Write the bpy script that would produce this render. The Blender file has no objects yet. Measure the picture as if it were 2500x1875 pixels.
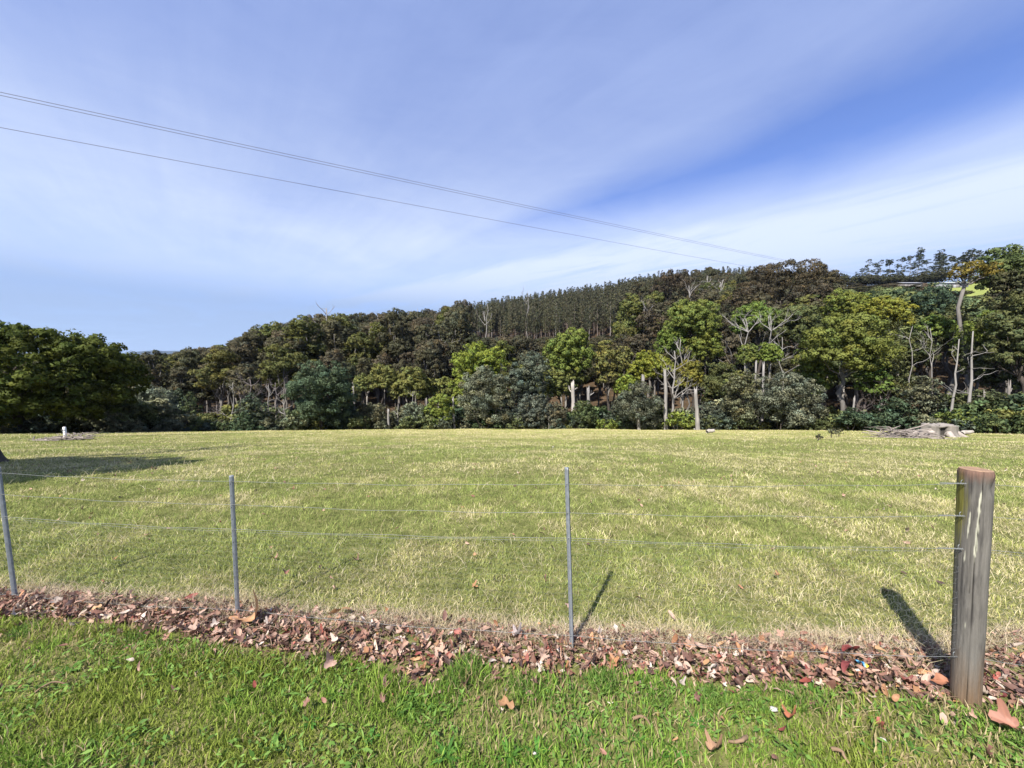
import bpy, math, random
import numpy as np
from mathutils import Vector, Matrix

R = math.radians
rng = np.random.default_rng(7)
random.seed(7)
scene = bpy.context.scene
COL = scene.collection

# ------------------------------------------------------------------ camera
F = 908.0                     # focal length in pixels of the 2500 px wide photograph
EYE = 1.6
PITCH = math.atan(37.5 / F)   # looking slightly down
cam_d = bpy.data.cameras.new('camera')
cam_d.sensor_width = 36.0
cam_d.lens = 36.0 * F / 2500.0
cam_d.clip_start = 0.05
cam_d.clip_end = 30000
cam = bpy.data.objects.new('camera', cam_d)
cam.location = (0, 0, EYE)
cam.rotation_euler = (R(90) - PITCH, 0, 0)
COL.objects.link(cam)
scene.camera = cam

# ------------------------------------------------------------------ sun and sky
SUN_EL, SUN_AZ = R(48), R(180 + 31)       # azimuth clockwise from +Y: behind the viewer, to the left
sd = Vector((math.sin(SUN_AZ) * math.cos(SUN_EL), math.cos(SUN_AZ) * math.cos(SUN_EL), math.sin(SUN_EL)))
sun_d = bpy.data.lights.new('sun', 'SUN')
sun_d.energy = 5.0
sun_d.angle = R(0.55)
sun_d.color = (1.0, 0.95, 0.87)
sun = bpy.data.objects.new('sun', sun_d)
sun.rotation_euler = sd.to_track_quat('Z', 'Y').to_euler()
sun.location = (-20, -30, 60)
COL.objects.link(sun)

scene.view_settings.view_transform = 'Standard'
scene.view_settings.look = 'None'
scene.view_settings.gamma = 1.0
scene.view_settings.exposure = 1.08
scene.render.engine = 'CYCLES'
scene.cycles.max_bounces = 5
scene.cycles.diffuse_bounces = 3
scene.cycles.glossy_bounces = 1
scene.cycles.transmission_bounces = 3
scene.cycles.volume_bounces = 0
scene.cycles.caustics_reflective = False
scene.cycles.caustics_refractive = False
scene.cycles.use_denoising = True
scene.cycles.denoiser = 'OPENIMAGEDENOISE'
scene.cycles.denoising_input_passes = 'RGB_ALBEDO_NORMAL'
scene.cycles.denoising_prefilter = 'ACCURATE'
scene.cycles.sample_clamp_indirect = 3.0
scene.cycles.sample_clamp_direct = 6.0
scene.render.film_transparent = False


def build_world():
    w = bpy.data.worlds.new('World')
    scene.world = w
    w.use_nodes = True
    nt = w.node_tree
    nt.nodes.clear()
    N, L = nt.nodes, nt.links

    def node(t, **k):
        n = N.new(t)
        for a, v in k.items():
            setattr(n, a, v)
        return n

    def math_(op, a, b=None, c=None, clamp=False):
        n = node('ShaderNodeMath', operation=op)
        n.use_clamp = clamp
        for i, v in enumerate((a, b, c)):
            if v is None:
                continue
            if isinstance(v, (int, float)):
                n.inputs[i].default_value = v
            else:
                L.new(v, n.inputs[i])
        return n.outputs[0]

    def smooth(v, lo, hi):
        n = node('ShaderNodeMapRange', interpolation_type='SMOOTHSTEP')
        L.new(v, n.inputs[0])
        n.inputs[1].default_value = lo
        n.inputs[2].default_value = hi
        return n.outputs[0]

    sky = node('ShaderNodeTexSky', sky_type='NISHITA')
    sky.sun_disc = False
    sky.sun_elevation = SUN_EL
    sky.sun_rotation = SUN_AZ
    sky.air_density = 1.0
    sky.dust_density = 0.1
    sky.ozone_density = 4.0
    tc = node('ShaderNodeTexCoord')
    sep = node('ShaderNodeSeparateXYZ')
    L.new(tc.outputs['Generated'], sep.inputs[0])
    z = math_('MAXIMUM', sep.outputs[2], 0.035)
    px = math_('DIVIDE', sep.outputs[0], z)
    py = math_('DIVIDE', sep.outputs[1], z)
    rad = math_('SQRT', math_('ADD', math_('MULTIPLY', px, px), math_('MULTIPLY', py, py)))
    # sky-plane coordinates along (u) and across (v) the cirrus bands
    u = math_('MULTIPLY_ADD', px, 0.64, math_('MULTIPLY', py, -0.77))
    v = math_('MULTIPLY_ADD', px, 0.77, math_('MULTIPLY', py, 0.64))

    def noise(sx, sy, scale, detail, rough, off=0.0, dist=0.0):
        c = node('ShaderNodeCombineXYZ')
        L.new(math_('MULTIPLY', u, sx), c.inputs[0])
        L.new(math_('MULTIPLY', v, sy), c.inputs[1])
        c.inputs[2].default_value = off
        n = node('ShaderNodeTexNoise')
        L.new(c.outputs[0], n.inputs['Vector'])
        n.inputs['Scale'].default_value = scale
        n.inputs['Detail'].default_value = detail
        n.inputs['Roughness'].default_value = rough
        n.inputs['Distortion'].default_value = dist
        return n.outputs[0]

    n_streak = noise(0.7, 1.0, 0.8, 8, 0.6, 1.3, 0.8)
    n_fine = noise(0.5, 1.5, 1.15, 7, 0.58, 4.1, 0.8)
    n_big = noise(0.5, 0.7, 0.55, 4, 0.5, 9.7, 0.2)
    n_fib = noise(0.30, 3.4, 1.9, 8, 0.66, 7.7, 0.9)
    warp = math_('MULTIPLY', math_('SUBTRACT', n_streak, 0.5), 0.9)
    warp2 = math_('MULTIPLY', math_('SUBTRACT', n_fine, 0.5), 0.55)
    # the clear wedge between two cloud sheets: above line A, below line B
    a = math_('ADD', math_('SUBTRACT', math_('MULTIPLY_ADD', px, 1.25, py), 2.78), math_('MULTIPLY', warp, 0.8))
    b = math_('ADD', math_('SUBTRACT', 2.86, math_('MULTIPLY_ADD', px, 0.718, py)), warp2)
    sheet1 = math_('SUBTRACT', 1.0, smooth(a, -0.55, 0.55))      # broad thin sheet on the left and overhead
    sheet2 = math_('SUBTRACT', 1.0, smooth(b, -1.0, 0.15))      # whiter sheet towards the right horizon
    veil1 = math_('MULTIPLY', sheet1, math_('MULTIPLY_ADD', n_streak, 0.45, 0.46))
    veil2 = math_('MULTIPLY', sheet2, math_('MULTIPLY_ADD', n_fine, 1.55, 0.06))
    lowveil = math_('MULTIPLY', smooth(rad, 3.5, 8.0), 0.22)
    fac = math_('MAXIMUM', veil1, veil2)
    fac = math_('MAXIMUM', fac, math_('MULTIPLY', smooth(rad, 2.0, 2.9), 0.60))
    fac = math_('ADD', fac, math_('MULTIPLY', math_('SUBTRACT', n_big, 0.5), 0.28))
    fac = math_('ADD', fac, lowveil)
    fib = math_('MULTIPLY', math_('SUBTRACT', n_fib, 0.5), math_('SUBTRACT', 1.0, smooth(rad, 3.0, 6.5)))
    fac = math_('ADD', fac, math_('MULTIPLY', math_('MULTIPLY', fib, math_('MAXIMUM', sheet1, sheet2)), 0.20))
    mp_ = node('ShaderNodeMapping'); L.new(tc.outputs['Generated'], mp_.inputs[0])
    mp_.inputs['Scale'].default_value = (1.0, 1.0, 3.4); mp_.inputs['Rotation'].default_value = (0.0, R(14), 0.0)
    nm = node('ShaderNodeTexNoise'); L.new(mp_.outputs[0], nm.inputs['Vector'])
    nm.inputs['Scale'].default_value = 3.2; nm.inputs['Detail'].default_value = 9; nm.inputs['Roughness'].default_value = 0.6; nm.inputs['Distortion'].default_value = 0.5
    fac = math_('ADD', fac, math_('MULTIPLY', math_('SUBTRACT', nm.outputs[0], 0.5), 0.45))
    fac = math_('MINIMUM', math_('MAXIMUM', fac, 0.05), 0.92)
    # thick overhead part of the sheet is greyer, the thin far part whiter
    rp = node('ShaderNodeMix', data_type='RGBA')
    L.new(smooth(rad, 1.0, 3.3), rp.inputs[0])
    rp.inputs[6].default_value = (2.25, 2.9, 5.0, 1)
    rp.inputs[7].default_value = (4.6, 5.15, 6.2, 1)
    rp2 = node('ShaderNodeMix', data_type='RGBA')
    L.new(smooth(rad, 3.2, 7.0), rp2.inputs[0])
    L.new(rp.outputs[2], rp2.inputs[6])
    rp2.inputs[7].default_value = (2.3, 3.05, 4.6, 1)
    mix = node('ShaderNodeMix', data_type='RGBA')
    L.new(fac, mix.inputs[0])
    tintn = node('ShaderNodeMix', data_type='RGBA', blend_type='MULTIPLY')
    tintn.inputs[0].default_value = 1.0
    L.new(sky.outputs[0], tintn.inputs[6])
    tintn.inputs[7].default_value = (0.80, 0.84, 1.18, 1)      # camera white balance of the clear air
    L.new(tintn.outputs[2], mix.inputs[6])
    L.new(rp2.outputs[2], mix.inputs[7])
    bg = node('ShaderNodeBackground')
    bg.inputs[1].default_value = 0.085
    L.new(mix.outputs[2], bg.inputs[0])
    out = node('ShaderNodeOutputWorld')
    L.new(bg.outputs[0], out.inputs[0])


build_world()

# ------------------------------------------------------------------ helpers
CP, SP = math.cos(PITCH), math.sin(PITCH)


def ray(px, py):
    X = (px - 1250.0) / F
    Z = -(py - 937.5) / F
    return np.array([X, CP + Z * SP, -SP + Z * CP])


def at(px, py, Y):
    """world point on the sight line of a photo pixel at forward distance Y"""
    d = ray(px, py)
    return np.array([0, 0, EYE]) + d * (Y / d[1])


def project(x, y, z):
    dy, dz = y, z - EYE
    f = dy * CP - dz * SP
    uu = dy * SP + dz * CP
    return 1250 + F * x / f, 937.5 - F * uu / f


def flat(px, py, z=0.0):
    d = ray(px, py)
    t = (z - EYE) / d[2]
    return np.array([d[0] * t, d[1] * t])


def _hash(ix, iy, seed):
    h = (ix.astype(np.int64) * 374761393 + iy.astype(np.int64) * 668265263 + seed * 1442695041) & 0xFFFFFFFF
    h = ((h ^ (h >> 13)) * 1274126177) & 0xFFFFFFFF
    return ((h ^ (h >> 16)) & 0xFFFF) / 65535.0


def vnoise(x, y, seed=0):
    x = np.asarray(x, float); y = np.asarray(y, float)
    ix, iy = np.floor(x), np.floor(y)
    fx, fy = x - ix, y - iy
    fx = fx * fx * (3 - 2 * fx); fy = fy * fy * (3 - 2 * fy)
    a = _hash(ix, iy, seed); b = _hash(ix + 1, iy, seed)
    c = _hash(ix, iy + 1, seed); d = _hash(ix + 1, iy + 1, seed)
    return (a * (1 - fx) + b * fx) * (1 - fy) + (c * (1 - fx) + d * fx) * fy


def fbm(x, y, seed=0, octv=4):
    s, amp, tot = 0, 1.0, 0
    for k in range(octv):
        s = s + amp * vnoise(x * 2 ** k, y * 2 ** k, seed + 17 * k)
        tot += amp; amp *= 0.5
    return s / tot


def mesh_from(name, V, F4=None, F3=None, col=None, mats=(), midx=None, smooth=False):
    V = np.asarray(V, np.float32).reshape(-1, 3)
    me = bpy.data.meshes.new(name)
    F4 = np.zeros((0, 4), np.int32) if F4 is None else np.asarray(F4, np.int32).reshape(-1, 4)
    F3 = np.zeros((0, 3), np.int32) if F3 is None else np.asarray(F3, np.int32).reshape(-1, 3)
    nl = F4.size + F3.size
    me.vertices.add(len(V)); me.vertices.foreach_set('co', V.ravel())
    me.loops.add(nl); me.loops.foreach_set('vertex_index', np.concatenate([F4.ravel(), F3.ravel()]))
    me.polygons.add(len(F4) + len(F3))
    ls = np.concatenate([np.arange(len(F4)) * 4, F4.size + np.arange(len(F3)) * 3]).astype(np.int32)
    me.polygons.foreach_set('loop_start', ls)
    if midx is not None:
        me.polygons.foreach_set('material_index', np.asarray(midx, np.int32))
    if smooth:
        me.polygons.foreach_set('use_smooth', np.ones(len(ls), bool))
    if col is not None:
        c = np.ones((len(V), 4), np.float32); c[:, :3] = col
        at_ = me.color_attributes.new('Col', 'FLOAT_COLOR', 'POINT')
        at_.data.foreach_set('color', c.ravel())
    for m in mats:
        me.materials.append(m)
    me.update(calc_edges=True)
    return me


class Geo:
    """collects vertices, quads, triangles and colours of one mesh"""
    def __init__(self):
        self.V, self.Q, self.T, self.C, self.N, self.n = [], [], [], [], [], 0

    def add(self, V, Q=None, T=None, C=(1, 1, 1), N=None):
        V = np.asarray(V, float).reshape(-1, 3)
        self.V.append(V)
        if N is not None: self.N.append(N)
        if Q is not None and len(Q): self.Q.append(np.asarray(Q).reshape(-1, 4) + self.n)
        if T is not None and len(T): self.T.append(np.asarray(T).reshape(-1, 3) + self.n)
        C = np.asarray(C, float)
        self.C.append(np.broadcast_to(C, (len(V), 3)) if C.ndim == 1 else C)
        self.n += len(V)

    def mesh(self, name, mat, smooth=False):
        N = np.concatenate(self.N) if self.N else None
        if N is not None and len(N) != self.n: N = None
        me = mesh_from(name, np.concatenate(self.V), np.concatenate(self.Q) if self.Q else None,
                       np.concatenate(self.T) if self.T else None, np.concatenate(self.C), (mat,), smooth=smooth or N is not None)
        if N is not None:
            me.normals_split_custom_set_from_vertices(N.astype(np.float32))
            NORMALS[me.name] = N
        return me


NORMALS = {}


def tube(g, pts, rad, sides=6, C=(1, 1, 1), cap=True):
    pts = np.asarray(pts, float); n = len(pts)
    rad = np.broadcast_to(np.asarray(rad, float), (n,))
    tan = np.gradient(pts, axis=0)
    tan /= np.linalg.norm(tan, axis=1, keepdims=True) + 1e-9
    ref = np.array([0, 0, 1.0]) if abs(tan[:, 2]).mean() < 0.8 else np.array([1.0, 0, 0])
    a = np.cross(tan, ref); a /= np.linalg.norm(a, axis=1, keepdims=True) + 1e-9
    b = np.cross(tan, a)
    th = np.arange(sides) / sides * 2 * np.pi
    V = pts[:, None] + rad[:, None, None] * (np.cos(th)[None, :, None] * a[:, None] + np.sin(th)[None, :, None] * b[:, None])
    V = V.reshape(-1, 3)
    i = np.arange(n - 1)[:, None] * sides; j = np.arange(sides)[None]; k = (j + 1) % sides
    Q = np.stack([i + j, i + k, i + sides + k, i + sides + j], -1).reshape(-1, 4)
    T = None
    if cap:
        V = np.vstack([V, pts[-1:]])
        T = np.stack([(n - 1) * sides + np.arange(sides), (n - 1) * sides + (np.arange(sides) + 1) % sides, np.full(sides, n * sides)], -1)
    g.add(V, Q, T, C)


def obj(name, me, parent=None, loc=(0, 0, 0), rot=None, scale=None, color=None):
    o = bpy.data.objects.new(name, me)
    COL.objects.link(o)
    o.location = loc
    if rot is not None: o.rotation_euler = rot
    if scale is not None: o.scale = scale
    if color is not None: o.color = (*color, 1)
    if parent is not None: o.parent = parent
    return o


def tag(o, label=None, cat=None, group=None, kind=None):
    if label: o['label'] = label
    if cat: o['category'] = cat
    if group: o['group'] = group
    if kind: o['kind'] = kind
    return o


# ------------------------------------------------------------------ materials
def mat_tint(name, rough=0.6, spec=0.25, transl=0.25, bump=None, noise_amt=0.0, noise_scale=8.0):
    """colour = vertex colour x object colour (x fine noise)"""
    m = bpy.data.materials.new(name); m.use_nodes = True
    nt = m.node_tree; N, L = nt.nodes, nt.links
    N.clear()
    at_ = N.new('ShaderNodeAttribute'); at_.attribute_name = 'Col'
    oi = N.new('ShaderNodeObjectInfo')
    mul = N.new('ShaderNodeMix'); mul.data_type = 'RGBA'; mul.blend_type = 'MULTIPLY'; mul.inputs[0].default_value = 1
    L.new(at_.outputs['Color'], mul.inputs[6]); L.new(oi.outputs['Color'], mul.inputs[7])
    c = mul.outputs[2]
    if noise_amt or bump:
        tc = N.new('ShaderNodeTexCoord')
        mp = N.new('ShaderNodeMapping'); L.new(tc.outputs['Object'], mp.inputs[0])
        mp.inputs['Scale'].default_value = (1, 1, 0.12) if bump else (1, 1, 1)
        nz = N.new('ShaderNodeTexNoise'); L.new(mp.outputs[0], nz.inputs['Vector'])
        nz.inputs['Scale'].default_value = noise_scale; nz.inputs['Detail'].default_value = 6; nz.inputs['Roughness'].default_value = 0.65
        mr = N.new('ShaderNodeMapRange'); L.new(nz.outputs[0], mr.inputs[0])
        mr.inputs[1].default_value = 0.25; mr.inputs[2].default_value = 0.75
        mr.inputs[3].default_value = 1 - noise_amt; mr.inputs[4].default_value = 1 + noise_amt
        vm = N.new('ShaderNodeVectorMath'); vm.operation = 'SCALE'
        L.new(c, vm.inputs[0]); L.new(mr.outputs[0], vm.inputs['Scale'])
        c = vm.outputs[0]
    bs = N.new('ShaderNodeBsdfPrincipled')
    L.new(c, bs.inputs['Base Color'])
    bs.inputs['Roughness'].default_value = rough
    bs.inputs['Specular IOR Level'].default_value = spec
    if bump:
        bp = N.new('ShaderNodeBump'); bp.inputs['Strength'].default_value = bump; bp.inputs['Distance'].default_value = 0.02
        L.new(nz.outputs[0], bp.inputs['Height']); L.new(bp.outputs[0], bs.inputs['Normal'])
    last = bs.outputs[0]
    if transl:
        tr = N.new('ShaderNodeBsdfTranslucent'); L.new(c, tr.inputs[0])
        mx = N.new('ShaderNodeMixShader'); mx.inputs[0].default_value = transl
        L.new(last, mx.inputs[1]); L.new(tr.outputs[0], mx.inputs[2]); last = mx.outputs[0]
    out = N.new('ShaderNodeOutputMaterial'); L.new(last, out.inputs[0])
    return m


M_LEAF = mat_tint('foliage', 0.65, 0.12, 0.36)
M_GRASS = mat_tint('grass_blades', 0.62, 0.15, 0.3)
M_LITTER = mat_tint('dead_leaf', 0.6, 0.3, 0.12)
M_BARK = mat_tint('bark', 0.85, 0.1, 0, bump=0.6, noise_amt=0.35, noise_scale=6)
M_DEAD = mat_tint('weathered_dead_wood', 0.8, 0.1, 0, bump=0.5, noise_amt=0.25, noise_scale=8)
M_POST = mat_tint('weathered_post_wood', 0.8, 0.15, 0, bump=0.35, noise_amt=0.22, noise_scale=45)
M_PLAIN = mat_tint('painted_surface', 0.6, 0.3, 0, noise_amt=0.12, noise_scale=3)


def mat_metal(name, base, rough):
    m = bpy.data.materials.new(name); m.use_nodes = True
    nt = m.node_tree; b = nt.nodes['Principled BSDF']
    tc = nt.nodes.new('ShaderNodeTexCoord')
    nz = nt.nodes.new('ShaderNodeTexNoise'); nz.inputs['Scale'].default_value = 35; nz.inputs['Detail'].default_value = 5
    nt.links.new(tc.outputs['Object'], nz.inputs['Vector'])
    cr = nt.nodes.new('ShaderNodeValToRGB')
    cr.color_ramp.elements[0].position = 0.3; cr.color_ramp.elements[0].color = (*[c * 0.78 for c in base], 1)
    cr.color_ramp.elements[1].position = 0.7; cr.color_ramp.elements[1].color = (*[min(1, c * 1.15) for c in base], 1)
    nt.links.new(nz.outputs[0], cr.inputs[0]); nt.links.new(cr.outputs[0], b.inputs['Base Color'])
    b.inputs['Metallic'].default_value = 0.35; b.inputs['Roughness'].default_value = rough
    return m


M_STEEL = mat_metal('galvanised_steel', (0.23, 0.25, 0.275), 0.55)
M_WIRE = mat_metal('galvanised_wire', (0.20, 0.21, 0.21), 0.6)
M_CABLE = mat_metal('power_cable', (0.16, 0.15, 0.19), 0.6)


# ------------------------------------------------------------------ terrain
_pxk = np.array([-600, 300, 560, 620, 700, 800, 1000, 1200, 1400, 1600, 1850, 2100, 2300, 2500, 3200])
_rY = np.array([150, 150, 170, 178, 190, 200, 220, 250, 260, 260, 255, 205, 205, 205, 205.])
_rZ = np.array([-8, -8.5, -8, -3, 3.5, 9.0, 11.5, 28.5, 37.5, 48., 52., 47., 49., 51., 51.])
_azk = np.arctan((_pxk - 1250) / F)
_rR = _rY * np.sqrt(1 + ((_pxk - 1250) / F) ** 2)


def zg(x, y):
    x = np.asarray(x, float); y = np.asarray(y, float)
    r = np.hypot(x, y)
    az = np.arctan2(x, y)
    front = np.clip((np.cos(az) + 0.15) / 0.5, 0, 1)
    t = np.maximum(y - 3.2, 0)
    z = -0.145 * (np.sqrt(t * t + 4) - 2)
    z = z - 0.14 * (np.sqrt(np.maximum(r - 45.5, 0) ** 2 + 4) - 2) * front
    und = (fbm(x / 9.0, y / 9.0, 3, 3) - 0.5)
    z = z + und * 0.35 * np.clip((r - 4) / 10, 0, 1)
    vall = -9.3 + (fbm(x / 30, y / 30, 5, 2) - 0.5) * 1.5
    z = np.maximum(z, vall)
    Rr = np.interp(az, _azk, _rR); Zr = np.interp(az, _azk, _rZ)
    tt = np.clip((r - 70) / (Rr - 70), 0, 1)
    up = tt * tt * (3 - 2 * tt) * 0.35 + tt * 0.65
    hill = vall + (Zr - vall) * up - np.maximum(r - Rr, 0) * 0.12 * (Zr > -5)
    hill = np.maximum(hill, -9.5)
    w = np.clip((r - 62) / 10, 0, 1) * front
    z = z * (1 - w) + hill * w
    far = np.clip((r - 700) / 500, 0, 1)
    return z * (1 - far) + (-9.5) * far


def strip_edges():
    lo = [(-250, 1500), (0, 1513), (150, 1520), (300, 1535), (450, 1560), (550, 1590), (700, 1600), (800, 1612), (900, 1622), (960, 1655),
          (1020, 1690), (1075, 1665), (1120, 1622), (1200, 1638), (1300, 1648), (1400, 1664), (1450, 1642), (1600, 1655), (1700, 1680), (1780, 1690),
          (1880, 1668), (2000, 1688), (2100, 1702), (2200, 1698), (2350, 1730), (2500, 1735), (2700, 1760)]
    hi = [(-250, 1440), (0, 1452), (300, 1466), (560, 1482), (700, 1500), (900, 1512), (1200, 1540), (1400, 1552), (1600, 1560), (1800, 1566),
          (2000, 1570), (2200, 1576), (2330, 1585), (2420, 1560), (2500, 1560), (2700, 1580)]
    return np.array([flat(*p) for p in lo]), np.array([flat(*p) for p in hi])


LO, HI = strip_edges()


def lo_edge(x): return np.interp(x, LO[:, 0], LO[:, 1])
def hi_edge(x): return np.interp(x, HI[:, 0], HI[:, 1])


def build_ground():
    s = np.linspace(-7.0, 7.0, 301)
    xs = 10 * np.sinh(s)
    ys = 3 + 10 * np.sinh(np.linspace(-5.6, 6.95, 291))
    X, Y = np.meshgrid(xs, ys)
    Z = zg(X, Y)
    n, m = X.shape
    V = np.stack([X, Y, Z], -1).reshape(-1, 3)
    i = np.arange(n - 1)[:, None] * m; j = np.arange(m - 1)[None]
    Q = np.stack([i + j, i + j + 1, i + m + j + 1, i + m + j], -1).reshape(-1, 4)
    x, y = V[:, 0], V[:, 1]
    r = np.hypot(x, y)
    wood = np.clip((r - 46.5) / 2.5, 0, 1)
    px, py = project(x, np.maximum(y, 1), V[:, 2])
    # cleared paddock high on the right hand hill, round the sheds
    pad = ((r > 200) & (px > 2295) & (px < 2450) & (py > 680) & (py < 765)).astype(float)
    wood = wood * (1 - pad)
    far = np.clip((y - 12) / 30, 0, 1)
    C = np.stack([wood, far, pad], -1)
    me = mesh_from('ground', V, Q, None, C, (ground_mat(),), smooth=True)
    o = obj('ground', me)
    tag(o, 'grassy paddock ground falling to the creek and rising to the wooded hill', kind='structure')


def ground_mat():
    m = bpy.data.materials.new('ground_turf_and_forest_floor'); m.use_nodes = True
    nt = m.node_tree; N, L = nt.nodes, nt.links
    b = N['Principled BSDF']; b.inputs['Roughness'].default_value = 0.95; b.inputs['Specular IOR Level'].default_value = 0.05
    tc = N.new('ShaderNodeTexCoord')

    def noise(scale, det, rough=0.6):
        n = N.new('ShaderNodeTexNoise'); L.new(tc.outputs['Object'], n.inputs['Vector'])
        n.inputs['Scale'].default_value = scale; n.inputs['Detail'].default_value = det; n.inputs['Roughness'].default_value = rough
        return n.outputs[0]

    def ramp(f, *st):
        r_ = N.new('ShaderNodeValToRGB'); L.new(f, r_.inputs[0])
        e = r_.color_ramp.elements
        while len(e) < len(st): e.new(0.5)
        for k, (p, c) in enumerate(st):
            e[k].position = p; e[k].color = (*c, 1)
        return r_.outputs[0]

    def mix(f, a, b_):
        x = N.new('ShaderNodeMix'); x.data_type = 'RGBA'
        if isinstance(f, float): x.inputs[0].default_value = f
        else: L.new(f, x.inputs[0])
        L.new(a, x.inputs[6]); L.new(b_, x.inputs[7]); return x.outputs[2]

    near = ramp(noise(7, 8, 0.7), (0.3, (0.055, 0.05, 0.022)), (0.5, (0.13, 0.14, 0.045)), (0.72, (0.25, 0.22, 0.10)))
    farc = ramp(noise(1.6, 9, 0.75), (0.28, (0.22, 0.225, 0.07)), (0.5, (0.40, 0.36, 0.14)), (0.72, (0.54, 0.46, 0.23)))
    floor = ramp(noise(0.7, 6), (0.3, (0.03, 0.025, 0.015)), (0.7, (0.10, 0.065, 0.04)))
    padc = ramp(noise(0.4, 4), (0.3, (0.16, 0.19, 0.05)), (0.7, (0.22, 0.24, 0.07)))
    at_ = N.new('ShaderNodeAttribute'); at_.attribute_name = 'Col'
    sp = N.new('ShaderNodeSeparateColor'); L.new(at_.outputs['Color'], sp.inputs[0])
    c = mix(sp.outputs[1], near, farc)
    c = mix(sp.outputs[0], c, floor)
    c = mix(sp.outputs[2], c, padc)
    L.new(c, b.inputs['Base Color'])
    bp = N.new('ShaderNodeBump'); bp.inputs['Strength'].default_value = 0.6; bp.inputs['Distance'].default_value = 0.05
    L.new(noise(12, 8, 0.7), bp.inputs['Height']); L.new(bp.outputs[0], b.inputs['Normal'])
    return m


build_ground()


def build_distant_hill():
    xs = np.linspace(-5400, 1500, 130); rows = np.linspace(0, 1, 24)
    V = []
    for a in rows:
        yy = 3900 + 900 * a
        prof = 232 * np.exp(-((xs + 4300) / 800) ** 2) + 60 * np.exp(-((xs + 5100) / 600) ** 2) + 70 * np.exp(-((xs + 2600) / 900) ** 2)
        h = prof * math.sin(a * math.pi / 2) * (0.80 + 0.40 * fbm(xs / 350, np.full_like(xs, yy / 500), 31, 5)) - 14
        V.append(np.stack([xs, np.full_like(xs, yy), h], -1))
    n, m = len(rows), len(xs)
    i = np.arange(n - 1)[:, None] * m; j = np.arange(m - 1)[None]
    Q = np.stack([i + j, i + j + 1, i + m + j + 1, i + m + j], -1).reshape(-1, 4)
    V = np.concatenate(V)
    c = 0.7 + 0.6 * fbm(V[:, 0] / 60, V[:, 1] / 60 + V[:, 2] / 20, 8, 3)
    o = obj('distant_hill', mesh_from('distant_hill', V, Q, None, np.array([0.016, 0.024, 0.024])[None] * c[:, None], (M_PLAIN,), smooth=True))
    tag(o, 'far forested blue hill seen through the gap at left', kind='structure')


build_distant_hill()

# ------------------------------------------------------------------ grass
def blades(x, y, h, w, lean, col, rg, three=True, tipcol=1.25, z0=None):
    n = len(x)
    z = zg(x, y) if z0 is None else z0
    a = rg.uniform(0, 2 * np.pi, n); f = rg.uniform(0, 2 * np.pi, n)
    dx, dy = np.cos(a) * lean * h, np.sin(a) * lean * h
    hx, hy = np.cos(f) * w * 0.5, np.sin(f) * w * 0.5
    up = h * np.sqrt(np.clip(1 - np.minimum(lean, 0.98) ** 2, 0.03, 1))
    B = np.stack([x, y, z - 0.004], -1)
    S = np.stack([hx, hy, np.zeros(n)], -1)
    tip = B + np.stack([dx, dy, up], -1)
    if three:
        mid = B + np.stack([dx * 0.35, dy * 0.35, up * 0.62], -1)
        V = np.stack([B - S, B + S, mid + S * 0.75, mid - S * 0.75, tip], 1)
        k = np.arange(n)[:, None] * 5
        Q = k + np.array([[0, 1, 2, 3]]); T = k + np.array([[3, 2, 4]])
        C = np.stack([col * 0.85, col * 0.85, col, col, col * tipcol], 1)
    else:
        V = np.stack([B - S, B + S, tip], 1)
        k = np.arange(n)[:, None] * 3
        Q = None; T = k + np.array([[0, 1, 2]])
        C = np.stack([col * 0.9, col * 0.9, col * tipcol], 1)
    return V.reshape(-1, 3), Q, T, C.reshape(-1, 3)


def mixc(a, b, t):
    return np.asarray(a)[None] * (1 - t[:, None]) + np.asarray(b)[None] * t[:, None]


def sample_wedge(n, y0, y1, rg, pad=1.0):
    """uniform points in the strip of ground the lens takes in between two distances, with a margin at the sides"""
    k = 1.42
    yy = rg.uniform(y0, y1, int(n * 1.6)); keep = rg.uniform(0, 1, len(yy)) < (k * yy + pad) / (k * y1 + pad)
    yy = yy[keep][:n]
    xx = rg.uniform(-1, 1, len(yy)) * (k * yy + pad)
    return xx, yy


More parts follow.
